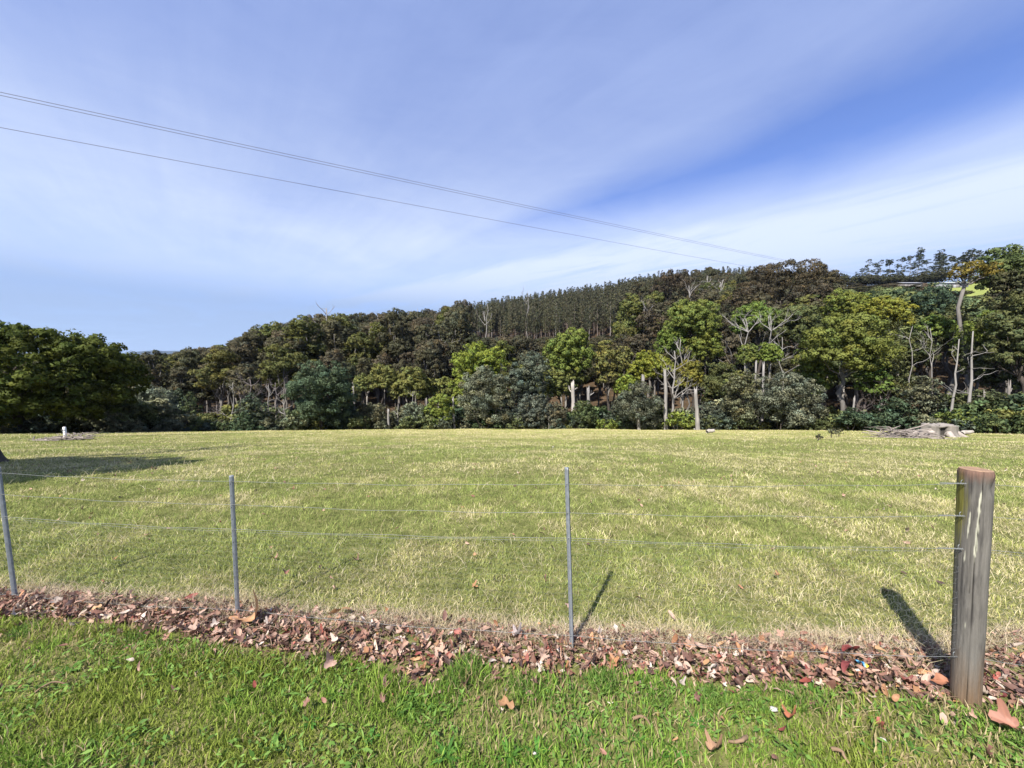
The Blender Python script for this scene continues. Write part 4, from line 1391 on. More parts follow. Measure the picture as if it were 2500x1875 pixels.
def build_hill_trees():
    rg = np.random.default_rng(101)
    gums = [gum_proto(rg, H=rg.uniform(16, 20), W=rg.uniform(4.2, 5.8)) for _ in range(8)]
    poles = []
    for _ in range(4):
        gt, g = pole_proto(rg, H=rg.uniform(16.5, 19)); poles.append((gt.mesh('trunk', M_BARK, True), g.mesh('crown', M_LEAF)))
    cand_g, cand_p = [], []
    # candidates on a jittered ground grid
    for y in np.arange(58, 300, 6.3):
        for x in np.arange(-330, 330, 6.3):
            xx, yy = x + rg.uniform(-2.4, 2.4), y + rg.uniform(-2.4, 2.4)
            r = math.hypot(xx, yy)
            if abs(xx) > 1.5 * yy or r < 66: continue
            z = float(zg(xx, yy)); px, py = project(xx, yy, z)
            Rr = float(np.interp(math.atan2(xx, yy), _azk, _rR))
            if r > Rr + 16: continue
            plant = 885 < px < 1990 and py < np.interp(px, PLANT_PX, PLANT_PY)
            if plant: continue
            H = rg.uniform(15, 20.5)
            if r < 85: H = rg.uniform(10, 15)
            if px < 560: H *= .9
            topy = project(xx, yy, z + H)[1]
            if 1140 < px < 1530 and topy < 826: H = (835 - 0) and max(3.0, (project(xx, yy, z)[1] - 832) * yy / F)
            if 1140 < px < 1530 and H < 3.2: H = 3.2
            if px > 2030:
                if r > 225 : continue
                if 2290 < px < 2440 and topy < 752: H = max(4, (py - 752) * yy / F)
                elif topy < 715: H = max(5, (py - rg.uniform(715, 745)) * yy / F)
            if 1750 < px <= 2030 and topy < 672: H = max(5, (py - rg.uniform(672, 690)) * yy / F)
            if px < 300: H = min(H, max(4, (py - 878) * yy / F))
            elif px < 950:
                lim = np.interp(px, [300, 380, 420, 540, 600, 640, 720, 800, 950], [884, 880, 874, 864, 838, 814, 792, 780, 770]) + rg.uniform(-7, 9)
                H = min(H, max(4, (py - lim) * yy / F))
            cand_g.append((xx, yy, z, H, px, py))
    for y in np.arange(100, 300, 3.3):
        for x in np.arange(-120, 240, 3.3):
            xx, yy = x + rg.uniform(-1.5, 1.5), y + rg.uniform(-1.5, 1.5)
            r = math.hypot(xx, yy)
            z = float(zg(xx, yy)); px, py = project(xx, yy, z)
            Rr = float(np.interp(math.atan2(xx, yy), _azk, _rR))
            if not (885 < px < 1990) or r > Rr + 5: continue
            lim = np.interp(px, PLANT_PX, PLANT_PY)
            if py >= lim: continue
            cand_p.append((xx, yy, z, px, py, lim - py, Rr - r))
    # ---- gums: those in front, on the skyline or standing clear stay individuals
    print('gum candidates', len(cand_g), 'plantation', len(cand_p))
    cand_g.sort(key=lambda c: -c[3] / c[1])
    zones = [(-9999, 650, 'olive gum tree in the low forest at left, behind the paddock', 'gum trees in the low forest at left'),
             (650, 1140, 'brown olive gum tree on the left slope of the hill below the plantation', 'gum trees on the left slope of the hill'),
             (1140, 1540, 'low scrubby gum at the foot of the plantation stems', 'scrub gums below the plantation'),
             (1540, 2030, 'brown green gum tree on the hill behind the tall wattles', 'gum trees behind the wattles'),
             (2030, 9999, 'dark gum tree on the right hand slope below the sheds', 'gum trees on the right hand slope')]
    for i, (xx, yy, z, H, px, py) in enumerate(cand_g[:300]):
        tm, cm = gums[rg.integers(len(gums))]
        zone = next(g_ for a, b, l, g_ in zones if a <= px < b)
        q = rg.random()
        olive = rg.random() < .22
        tone = 'dark' if px > 2030 else ('olive' if olive else ('brown' if q > .5 else 'grey green'))
        size = 'tall' if H > 16 else ('middling' if H > 11 else 'short')
        u_ = yy / 100.0
        tier = 'near the creek' if yy < 85 else ('part way up' if yy < 130 else 'towards the top')
        lab = '%s %s %s, %s' % (size, tone, zone.replace('gum trees', 'gum tree').replace('scrub gums', 'scrub gum'), tier); grp = lab
        s = H / 18.0
        root = tag(obj('gum_tree', None, None, (xx, yy, z), (0, 0, rg.uniform(0, 6.28)), (max(s, .62) * rg.uniform(.9, 1.15), max(s, .62) * rg.uniform(.9, 1.15), s)), lab, 'tree', grp)
        base = np.array(TINT['gum']) * (1 - q) + np.array(TINT['gum_brown']) * q
        if olive: base = np.array(TINT['wattle_olive']) * .62
        if px > 2030: base = np.array(TINT['deep']) * rg.uniform(.9, 1.5) + np.array([.01, .012, .004])
        obj('trunk', tm, root, color=BARK_GREY if rg.random() < .6 else BARK_PALE)
        obj('crown', cm, root, color=tuple(base * rg.uniform(.8, 1.2) * rg.uniform(.95, 1.05, 3)))
    rest = cand_g[300:]
    kinds = []
    for k, (tm, cm) in enumerate(gums[:6]):
        f = k / 5
        kinds.append(joined('gum_kind', tm, cm, BARK_GREY, (np.array(TINT['gum']) * (1 - f) + np.array(TINT['gum_brown']) * f) * (.82 + .07 * k)))
    scatter('forest_canopy', [(c[0], c[1], c[2]) for c in rest], [rg.uniform(0, 6.28) for _ in rest], [(1.0, 1.0, c[3] / 18) for c in rest], kinds, rg,
            'far mass of brown green gum forest between the nearer hill trees')
    def third(p):
        return 'left end' if p < 1080 else ('left of the central wattle' if p < 1330 else ('above the central wattles' if p < 1560 else ('behind the tallest wattle' if p < 1760 else 'right end')))
    # ---- plantation: front rows and skyline rows as trees, the crowd between as one mass
    cand_p.sort(key=lambda c: min(c[5] * .9, c[6] * 1.3 + 6))
    for (xx, yy, z, px, py, d1, d2) in cand_p[:300]:
        tm, cm = poles[rg.integers(4)]
        edge = d1 * .9 < d2 * 1.3 + 6
        root = tag(obj('plantation_tree', None, None, (xx, yy, z), (0, 0, rg.uniform(0, 6.28)), tuple(np.array([1, 1, 1]) * rg.uniform(.78, 1.12))),
                   ('slender plantation tree with bare stem, lower edge of the rows, %s' if edge else 'slender pointed plantation tree on the hill skyline, %s') % third(px), 'tree',
                   ('plantation trees at the lower edge, %s' if edge else 'plantation trees along the skyline, %s') % third(px))
        obj('trunk', tm, root, color=(0.155, 0.125, 0.108) if rg.random() < .7 else (.25, .225, .205))
        obj('crown', cm, root, color=tuple(np.array(TINT['pine']) * rg.uniform(.82, 1.2) * rg.uniform(.95, 1.06, 3)))
    rest = cand_p[300:]
    kinds = [joined('plantation_kind', tm, cm, (0.155, 0.125, 0.108), np.array(TINT['pine']) * f) for (tm, cm), f in zip(poles, (.86, .96, 1.06, 1.16))]
    scatter('plantation_mass', [(c[0], c[1], c[2]) for c in rest], [rg.uniform(0, 6.28) for _ in rest], [(q := rg.uniform(.76, 1.14), q, q) for _ in rest], kinds, rg,
            'close ranks of plantation trees covering the middle of the hill')


build_hill_trees()

def find_ground(px, py):
    d = ray(px, py)
    t = np.linspace(1, 400, 16000)
    x, y, z = d[0] * t, d[1] * t, EYE + d[2] * t
    below = z < zg(x, y)
    i = int(np.argmax(below)) if below.any() else len(t) - 1
    return x[i], y[i], float(zg(x[i], y[i]))


# ------------------------------------------------------------------ trees along the far side of the paddock
HEROES = [
    # name, px, top, bottom, half width, distance, style, tint, label, extras
    ('wattle_tree', 35, 788, 1085, 250, 50, 'wattle', 'wattle_dark', 'huge dark olive dome shaped wattle at the left edge of the paddock', dict(trunk_r=.3, card=.30, cat='tree')),
    ('shrub', 300, 985, 1075, 50, 57, 'dense', 'deep', 'dark green bush tucked under the right side of the huge wattle', dict(cat='shrub')),
    ('tea_tree', 372, 942, 1072, 58, 58, 'shrub', 'greygreen', 'grey green feathery bushy tree right of the huge wattle', {}),
    ('blackwood_tree', 425, 948, 1072, 38, 61, 'dense', 'blackwood', 'dark teal tree behind the grey green bushy tree', {}),
    ('cypress_tree', 462, 955, 1068, 45, 55, 'cone', 'conifer', 'small green conical tree at the left end of the paddock edge', {}),
    ('bush', 462, 1044, 1070, 32, 52, 'bush', 'bush_bright', 'low bright green bush under the small conical tree', dict(cat='shrub')),
    ('bush', 545, 1030, 1070, 30, 48.5, 'bush', 'conifer', 'small dark green bush left of the dead white forked tree', dict(cat='shrub')),
    ('cypress_tree', 612, 960, 1068, 62, 50, 'cone', 'blackwood', 'dark green conifer below the grey leafless crowns', {}),
    ('cypress_tree', 595, 1005, 1070, 45, 48.6, 'cone', 'blackwood', 'squat blue green conifer in front of the grey leafless crowns', {}),
    ('blackwood_tree', 782, 884, 1072, 76, 49.5, 'dense', 'blackwood', 'tall dense dark green oval tree left of centre', dict(trunk_r=.22)),
    ('blackwood_tree', 830, 960, 1072, 40, 50.5, 'dense', 'blackwood', 'lower dark green tree attached to the right of the oval one', {}),
    ('tea_tree', 715, 1010, 1070, 45, 49, 'shrub', 'shrub', 'scruffy olive shrub at the left foot of the oval tree', dict(cat='shrub')),
    ('wattle_tree', 935, 884, 965, 34, 60, 'wattle', 'wattle_olive', 'round headed olive wattle on a thin dark stem, left of the pair', {}),
    ('wattle_tree', 885, 912, 968, 26, 62, 'wattle', 'wattle_olive', 'small round olive wattle beside the grey bare pole', {}),
    ('wattle_tree', 1002, 892, 985, 42, 59, 'wattle', 'wattle_olive', 'umbrella headed olive wattle above the forked pale snags', {}),
    ('wattle_tree', 965, 925, 985, 22, 59.5, 'wattle', 'wattle_olive', 'low olive wattle head between the two umbrella wattles', {}),
    ('wattle_tree', 1045, 915, 985, 22, 60, 'wattle', 'wattle_olive', 'narrow olive wattle right of the umbrella headed one', {}),
    ('wattle_tree', 1085, 917, 985, 26, 61, 'wattle', 'wattle_olive', 'rounded dull olive wattle left of the big yellow green wattle', {}),
    ('tea_tree', 905, 985, 1070, 55, 50.5, 'shrub', 'shrub', 'dull green bushy scrub below the round headed wattles', dict(cat='shrub')),
    ('tea_tree', 1012, 982, 1065, 38, 50, 'shrub', 'greygreen', 'pale grey green shrub in front of the umbrella wattle', dict(cat='shrub')),
    ('wattle_tree', 1072, 948, 1058, 36, 49.5, 'wattle', 'wattle_green', 'bushy yellow green young wattle leafy to the ground', dict(trunk_r=.1)),
    ('wattle_tree', 1168, 836, 955, 66, 58, 'wattle', 'wattle_bright', 'big domed yellow green wattle left of centre', dict(trunk_r=.22)),
    ('wattle_tree', 1128, 905, 1010, 30, 56, 'wattle', 'wattle_bright', 'lower left head of yellow green wattle foliage', {}),
    ('tea_tree', 1188, 898, 1068, 68, 50, 'shrub', 'greygreen', 'large rounded grey green tea tree at the centre left edge', dict(card=.26)),
    ('tea_tree', 1085, 1018, 1070, 32, 48.6, 'shrub', 'shrub', 'small brownish shrub below the leaning white snag', dict(cat='shrub')),
    ('silver_wattle', 1292, 862, 1000, 52, 53, 'dense', 'bluegreen', 'blue green feathery tree left of the tall dark wattle', {}),
    ('silver_wattle', 1300, 965, 1072, 55, 50, 'dense', 'bluegreen', 'blue green leafy mass at the foot of the feathery tree', dict(cat='shrub')),
    ('wattle_tree', 1392, 803, 925, 58, 58, 'wattle', 'wattle_green', 'tall dark green wattle with bushy head and dark trunk near centre', dict(trunk_r=.2)),
    ('wattle_tree', 1365, 890, 985, 42, 57, 'wattle', 'wattle_olive', 'thin olive lower crown of the tall central wattle', {}),
    ('wattle_tree', 1482, 822, 965, 36, 60, 'wattle', 'wattle_olive', 'narrow pale olive wattle right of the tall dark one', {}),
    ('wattle_tree', 1525, 830, 925, 20, 64, 'wattle', 'wattle_olive', 'slim pale wattle behind the narrow olive one', {}),
    ('tea_tree', 1345, 985, 1072, 45, 50, 'shrub', 'shrub', 'straggly dull shrub below the tall central wattle', dict(cat='shrub')),
    ('cypress_tree', 1425, 980, 1072, 32, 49, 'dense', 'deep', 'dark green upright bush with white blossom beside it', dict(cat='shrub')),
    ('bush', 1480, 1025, 1072, 38, 48.5, 'bush', 'bush_bright', 'light green bush at the paddock edge near centre', dict(cat='shrub')),
    ('wattle_tree', 1592, 857, 945, 62, 58, 'wattle', 'wattle_bright', 'spreading bright green wattle behind the tall white snags', {}),
    ('wattle_tree', 1530, 905, 985, 30, 57, 'wattle', 'wattle_bright', 'lower left bough of bright wattle foliage', {}),
    ('tea_tree', 1555, 938, 1072, 66, 49.5, 'shrub', 'shrub', 'rounded grey brown tea tree right of centre', dict(card=.26)),
    ('wattle_tree', 1690, 728, 850, 68, 66, 'wattle', 'wattle_green', 'tallest bright green wattle with billowing head', dict(trunk_r=.25)),
    ('wattle_tree', 1640, 800, 880, 36, 65, 'wattle', 'wattle_green', 'left lower billow of the tallest green wattle', {}),
    ('wattle_tree', 1722, 800, 895, 42, 64.5, 'wattle', 'wattle_green', 'right lower billow of the tallest green wattle', {}),
    ('wattle_tree', 1682, 868, 965, 36, 57, 'wattle', 'amber', 'yellowish wattle on grey stems beside the white snags', dict(bark=BARK_GREY)),
    ('bush', 1660, 1005, 1070, 42, 48.8, 'bush', 'bush_bright', 'bright lime green bush at the foot of the white snags', dict(cat='shrub')),
    ('silver_wattle', 1735, 985, 1072, 42, 50, 'dense', 'bluegreen', 'low blue green scrub right of the short white snag', dict(cat='shrub')),
    ('wattle_tree', 1760, 890, 1010, 52, 58, 'dense', 'deep', 'dark green shaded tree behind the short white snag', {}),
    ('tea_tree', 1812, 905, 1070, 52, 50, 'shrub', 'shrub', 'dark grey green shrub left of the silvery one', {}),
    ('tea_tree', 1922, 912, 1072, 72, 49.5, 'shrub', 'greygreen', 'large silvery grey flowering shrub right of centre', dict(card=.24)),
    ('tea_tree', 1985, 965, 1072, 30, 50.5, 'shrub', 'shrub', 'smaller grey shrub at the right side of the silvery one', dict(cat='shrub')),
    ('wattle_tree', 1825, 832, 905, 26, 56, 'wattle', 'wattle_green', 'left head of a pair of small green wattles on pale stems', dict(bark=BARK_PALE)),
    ('wattle_tree', 1880, 830, 905, 28, 56.5, 'wattle', 'wattle_green', 'right head of the pair of small green wattles', dict(bark=BARK_PALE)),
    ('wattle_tree', 1815, 905, 975, 36, 55, 'wattle', 'wattle_olive', 'olive lower foliage below the pair of small wattles', {}),
    ('gum_tree', 1908, 630, 775, 100, 100, 'gum', 'gum_brown', 'great brown domed gum tree on the skyline right of centre', dict(trunk_r=.5, card=.5)),
    ('gum_tree', 1830, 690, 800, 60, 92, 'gum', 'gum_brown', 'brown gum crown on the left shoulder of the great dome', dict(trunk_r=.35, card=.5)),
    ('gum_tree', 1990, 690, 800, 55, 92, 'gum', 'gum_brown', 'brown gum crown on the right shoulder of the great dome', dict(trunk_r=.35, card=.5)),
    ('gum_tree', 2010, 650, 725, 45, 110, 'gum', 'gum_brown', 'thin crowned brown gum at the right of the skyline dome', dict(trunk_r=.3, card=.5)),
    ('gum_tree', 1640, 665, 750, 60, 150, 'gum', 'gum_brown', 'brown gum standing before the plantation on the upper slope', dict(trunk_r=.3, card=.7)),
    ('wattle_tree', 1850, 735, 830, 62, 72, 'wattle', 'wattle_green', 'broad dark green wattle above the white dead branches', dict(trunk_r=.25)),
    ('wattle_tree', 1945, 742, 860, 58, 74, 'wattle', 'deep', 'dark green wattle between the dead branches and the big right wattle', {}),
    ('wattle_tree', 2065, 708, 800, 58, 80, 'wattle', 'wattle_green', 'green wattle crown behind the big right hand wattle', {}),
    ('wattle_tree', 2155, 722, 820, 66, 76, 'wattle', 'wattle_bright', 'bright olive wattle dome on the right below the conifers', {}),
    ('wattle_tree', 2062, 764, 945, 98, 53, 'wattle', 'wattle_green', 'big green wattle with stout bare grey trunk on the right', dict(trunk_r=.24, bark=BARK_GREY, card=.27, basepx=2055)),
    ('wattle_tree', 1990, 860, 985, 42, 54, 'wattle', 'wattle_green', 'hanging left bough of the big right hand wattle', dict(basepx=2040)),
    ('wattle_tree', 2130, 870, 990, 38, 54, 'wattle', 'wattle_green', 'drooping right bough of the big right hand wattle', dict(basepx=2075)),
    ('blackwood_tree', 2262, 700, 795, 82, 96, 'dense', 'blackwood', 'dark blue green conifer mass below the hilltop sheds', dict(trunk_r=.3, card=.45)),
    ('blackwood_tree', 2175, 705, 760, 50, 110, 'dense', 'blackwood', 'small dark conifer left of the blue green mass', dict(trunk_r=.3, card=.45)),
    ('wattle_tree', 2285, 768, 840, 36, 66, 'wattle', 'wattle_green', 'small olive wattle head right of the white dead branches', {}),
    ('tea_tree', 2255, 918, 1040, 38, 53, 'shrub', 'shrub', 'grey green shrub behind the stick pile', {}),
    ('tea_tree', 2180, 870, 1000, 52, 56, 'dense', 'deep', 'dark shaded shrub right of the stout trunk', {}),
    ('gum_tree', 2376, 632, 705, 56, 62, 'gum', 'amber', 'amber crowned gum on a tall pale leaning stem at right', dict(trunk_r=.2, bark=BARK_GREY, basepx=2316, card=.26)),
    ('gum_tree', 2468, 602, 735, 62, 66, 'wattle', 'deep', 'high dark green gum crown at the right edge skyline', dict(trunk_r=.25, card=.3)),
    ('gum_tree', 2505, 640, 800, 60, 64, 'wattle', 'gum', 'brownish green gum crown below the high one at right edge', dict(trunk_r=.22, card=.3)),
    ('gum_tree', 2440, 800, 960, 62, 60, 'dense', 'deep', 'dark shaded foliage behind the bare grey branches at right', dict(trunk_r=.2, card=.28)),
    ('gum_tree', 2318, 765, 860, 42, 72, 'dense', 'deep', 'dark tree behind the tall pale leaning stem', dict(trunk_r=.2, card=.3)),
    ('tea_tree', 2405, 955, 1050, 60, 54, 'dense', 'deep', 'dark scrub in the shade between the right hand stems', dict(cat='shrub')),
    ('tea_tree', 2330, 960, 1050, 40, 55, 'dense', 'deep', 'dark scrub behind the pale trunks at right', dict(cat='shrub')),
    ('wattle_tree', 2225, 815, 905, 45, 60, 'dense', 'deep', 'dark green foliage behind the white forked dead tree', {}),
    ('gum_tree', 2425, 755, 880, 70, 60, 'gum', 'wattle_green', 'gum with pale grey stem and layered green crown at right', dict(trunk_r=.24, bark=BARK_GREY, basepx=2364, card=.26)),
    ('gum_tree', 2500, 680, 960, 66, 57, 'wattle', 'deep', 'dark green tree cut by the right edge of the picture', dict(trunk_r=.22, card=.26)),
    ('gum_tree', 2640, 640, 980, 95, 60, 'wattle', 'deep', 'dark tree just beyond the right edge of the picture', dict(trunk_r=.22, card=.3)),
    ('bush', 2355, 1005, 1068, 55, 50, 'bush', 'wattle_green', 'low green bush behind the broad stump', dict(cat='shrub')),
    ('bush', 2450, 1015, 1080, 60, 48.5, 'bush', 'conifer', 'low dark green bush at the far right paddock edge', dict(cat='shrub')),
    ('bush', 2130, 1015, 1072, 30, 49.5, 'bush', 'wattle_green', 'small green bush left of the stick pile', dict(cat='shrub')),
]
for (nm, px, t, b, hw, r, style, tint, lab, ex) in HEROES:
    hero_tree(nm, px, t, b, hw, r, style, tint, lab, **ex)


def build_understory():
    rg = np.random.default_rng(211)
    protos = [understory_proto(rg) for _ in range(7)]
    tints = ['shrub', 'deep', 'blackwood', 'conifer', 'deep', 'bluegreen', 'wattle_olive', 'shrub']
    zones = [(-9999, 500, 'at the left end of the wood'), (500, 900, 'under the trees left of centre'), (900, 1300, 'below the round headed wattles'), (1300, 1750, 'round the white snags'),
             (1750, 2100, 'beneath the silvery shrubs and big wattle'), (2100, 9999, 'in the shade at the right end of the wood')]
    n = 0
    for r0, r1, cnt in [(48.3, 51, 78), (51, 57, 95), (57, 70, 98)]:
        for k in range(cnt):
            az = -1.02 + 2.06 * (k + rg.random()) / cnt
            r = rg.uniform(r0, r1)
            x, y = r * math.sin(az), r * math.cos(az)
            z = float(zg(x, y)); px, _ = project(x, y, z)
            s = rg.uniform(.3, 1.05) if r < 51 else rg.uniform(.8, 1.8)
            tm, cm = protos[rg.integers(7)]
            w = next(l for a, b, l in zones if a <= px < b)
            size = 'low' if r < 51 else 'taller'
            root = tag(obj('understory_shrub', None, None, (x, y, z - .1), (0, 0, rg.uniform(0, 6.28)), (s * rg.uniform(.9, 1.3), s * rg.uniform(.9, 1.3), s)),
                       '%s dark scrub bush %s' % (size, w), 'shrub', '%s scrub %s' % (size, w))
            obj('stem', tm, root, color=BARK_DARK)
            obj('foliage', cm, root, color=tuple(np.array(TINT[tints[rg.integers(len(tints))]]) * rg.uniform(.8, 1.5)))
            n += 1


build_understory()

# ------------------------------------------------------------------ dead trees and snags
def place(px, r):
    u = (px - 1250) / F; Y = r / math.sqrt(1 + u * u)
    x = (at(px, 1000, Y))[0]
    return x, Y, float(zg(x, Y))


def snag(px, ptop, r, wpx, label, lean_px=0, stubs=0, col=BARK_DEAD, base_py=None, forks=None):
    rg = np.random.default_rng(int(px * 3 + ptop))
    x, Y, z = place(px, r)
    top = at(px + lean_px, ptop, Y)
    H = top[2] - z; r0 = wpx * .29 * Y / F
    g = Geo()
    n = 10
    t = np.linspace(0, 1, n)
    pts = np.stack([(top[0] - x) * t + rg.normal(0, .02, n) * H * .15, rg.normal(0, .01, n) * H * .15, -.4 + (H + .4) * t], -1)
    rad = r0 * (1.15 - .4 * t) * rg.uniform(.93, 1.07, n); rad[0] *= 1.3
    n0 = g.n
    tube(g, pts, rad, 9, (1, 1, 1), cap=True)
    V = g.V[-1]
    V[(n - 1) * 9:n * 9, 2] += rg.uniform(-.25, .55, 9) * min(1, H * .2)    # splintered top
    V[n * 9, 2] -= .3
    c = np.ones((len(V), 3)) * rg.uniform(.75, 1.1, (len(V), 1)); g.C[-1] = c
    root = tag(obj('dead_snag', None, None, (x, Y, z)), label, 'dead tree')
    obj('trunk', g.mesh('trunk', M_DEAD, True), root, color=col)
    for q in range(stubs):
        gb = Geo(); f = rg.uniform(.35, .95); p = pts[0] * (1 - f) + pts[-1] * f
        a = rg.uniform(0, 6.28)
        deadwood(gb, p, (math.cos(a), math.sin(a) * .5, rg.uniform(.1, .8)), H * rg.uniform(.08, .2), r0 * .35, 1, rg, .6, (1, 3))
        obj('branch', gb.mesh('branch', M_DEAD, True), root, color=col)
    return root


def dead_tree(px, ptop, r, wpx, label, depth=3, spread=.7, fork=.35, col=BARK_DEAD, lean_px=0, nb=5, up=.2, cat='dead tree', name='dead_tree', twig=1.0, Lf=.68, wig=.022):
    rg = np.random.default_rng(int(px * 5 + ptop * 3))
    x, Y, z = place(px, r)
    top = at(px + lean_px, ptop, Y)
    H = top[2] - z; r0 = max(wpx * .22 * Y / F, .03)
    if depth == 3: depth = 4
    root = tag(obj(name, None, None, (x, Y, z)), label, cat)
    g = Geo()
    p = limb(g, (0, 0, -.4), ((top[0] - x), 0, H * .97), r0, r0 * .25, rg, wig, 10, 7)
    obj('trunk', g.mesh('trunk', M_DEAD, True), root, color=col)
    for q in range(nb):
        gb = Geo(); i = rg.integers(max(1, int(10 * fork)), 9)
        a = rg.uniform(0, 6.28) if q > 1 else (0.3 if q else 2.9)
        L = H * rg.uniform(.22, .42) * (1.2 - i / 14) * Lf
        deadwood(gb, p[i], (math.cos(a) * spread * 1.3, math.sin(a) * spread, rg.uniform(.35, 1.0)), L, r0 * .42 * twig, depth - 1, rg, spread, (2, 4) if depth < 4 else (1, 4), up, taper=.3)
        obj('branch', gb.mesh('branch', M_DEAD, True), root, color=col)
    return root


snag(948, 1000, 48.8, 10, 'upright white snag left of the forked pale stems', stubs=0)
snag(1109, 975, 49.2, 10, 'slim white snag beside the bushy yellow green wattle', -3)
snag(868, 940, 52, 7, 'tall grey bare pole right of the dense oval tree', -6, col=(.33, .30, .27))
snag(1440, 948, 52, 16, 'broken pale stump stem among the bushes near centre', -4, 3)
snag(1402, 935, 53, 18, 'thick grey broken trunk under the tall central wattle', -4, 3, col=(.34, .31, .28))
snag(1572, 918, 52, 16, 'short white broken top above the rounded tea tree', -2)
snag(1562, 995, 47.6, 14, 'leaning white post like snag in front of the rounded tea tree', -6)
snag(1627, 905, 49.0, 15, 'tall split white snag, left of the twin white trunks', -3, 2)
snag(1706, 950, 47.4, 17, 'stout short white snag standing at the paddock edge', -8)
snag(1699, 1046, 46.6, 9, 'little white stake at the foot of the stout white snag', -4)
snag(1830, 1053, 46.6, 5, 'tiny pale stake below the dark grey green shrub', 0)
snag(1985, 1053, 46.6, 5, 'tiny pale stake right of the silvery shrub', 0)
snag(1862, 890, 53, 12, 'grey bare stem under the pair of small wattles', 2, 2)
snag(1843, 888, 53.5, 9, 'thin leaning grey stem beside the bare stem', 3, 2)
snag(2078, 972, 51, 9, 'thin pale trunk right of the stout wattle trunk', 8)
snag(2003, 905, 55, 16, 'pale grey stem in the shade left of the stout trunk', -2, 1, col=(.36, .33, .30))
snag(2400, 960, 53, 10, 'dim grey trunk in the right hand shade', 5, 1, col=(.22, .2, .18))
snag(2456, 940, 54, 12, 'dim leaning trunk near the right edge', 8, 2, col=(.2, .18, .16))

dead_tree(562, 930, 50, 8, 'white forked dead tree left of the grey leafless crowns', 3, .75, .3, nb=6, lean_px=6)
dead_tree(655, 935, 50.5, 9, 'pale dead tree with crooked limbs in the grey leafless group', 3, .7, .35, nb=6)
dead_tree(690, 945, 49.8, 9, 'white forked dead tree left of the dense oval tree', 3, .75, .25, nb=6, lean_px=8)
for (px, t, w, lab) in [(610, 922, 10, 'domed grey mauve leafless tree, left of two'), (672, 930, 9, 'domed grey leafless tree beside the dense oval tree'), (530, 985, 8, 'reddish grey leafless bush at left')]:
    dead_tree(px, t, 52.5, w, lab, 4, .95, .15, col=(.21, .18, .172), nb=16, up=.35, name='leafless_tree', cat='tree', twig=.6, Lf=1.0)
dead_tree(968, 985, 50.6, 8, 'forked pale dead stems below the umbrella wattle', 2, .5, .2, nb=4, lean_px=4)
dead_tree(1008, 952, 53, 7, 'thin pale dead stems in front of the umbrella wattle', 2, .45, .4, nb=5)
dead_tree(1642, 850, 50, 16, 'tall dead tree bristling with grey branches', 3, .8, .4, nb=13, lean_px=4, col=(.22, .205, .19))
dead_tree(1668, 820, 57, 11, 'forked white dead top above the yellowish wattle', 2, .45, .6, nb=4, lean_px=-6)
dead_tree(1682, 690, 112, 10, 'white dead stems rising above the tallest green wattle', 2, .35, .55, nb=6)
dead_tree(1825, 768, 62, 12, 'white dead tree with upswept limbs, left of the dead group', 3, .7, .5, nb=7, lean_px=-4)
dead_tree(1876, 762, 63.5, 12, 'white dead tree with upswept limbs, right of the dead group', 3, .7, .55, nb=6, lean_px=6)
dead_tree(1910, 815, 60, 9, 'gnarled dead branches right of the small wattles', 3, .9, .6, nb=6)
dead_tree(2232, 788, 55, 8, 'white dead tree with forked arms on the right', 3, .8, .6, nb=5, lean_px=-4)
dead_tree(2285, 792, 58, 8, 'curving white dead limbs left of the leaning pale stem', 2, .6, .6, nb=4, lean_px=-14, Lf=.6)
dead_tree(2366, 800, 52.5, 20, 'dead grey branches reaching right from the pale stem', 2, 1.1, .3, nb=7, col=(.23, .215, .20), lean_px=10, up=.1, Lf=.45, wig=.008, twig=.6)
dead_tree(2320, 820, 52.2, 16, 'tall pale grey trunk in the right hand group', 2, .6, .6, nb=3, col=(.23, .215, .20), lean_px=22, wig=.008, Lf=.35, twig=.6)
dead_tree(1340, 1015, 48.2, 5, 'small bleached dead bush at the paddock edge near centre', 3, 1.0, .2, nb=6, cat='shrub')
dead_tree(2150, 930, 53.5, 8, 'brown leafless thicket behind the stick pile', 4, .9, .15, col=(.2, .165, .15), nb=11, up=.3, name='leafless_tree', cat='tree', twig=.6, Lf=1.0)
dead_tree(2110, 985, 51.5, 7, 'low brown leafless thicket right of the stout trunk', 4, .95, .1, col=(.2, .165, .15), nb=10, up=.3, name='leafless_tree', cat='tree', twig=.6, Lf=1.0)
dead_tree(2185, 985, 51.8, 6, 'twiggy grey thicket left of the grey green shrub', 4, .95, .1, col=(.24, .2, .185), nb=10, up=.3, name='leafless_tree', cat='tree', twig=.6, Lf=1.0)

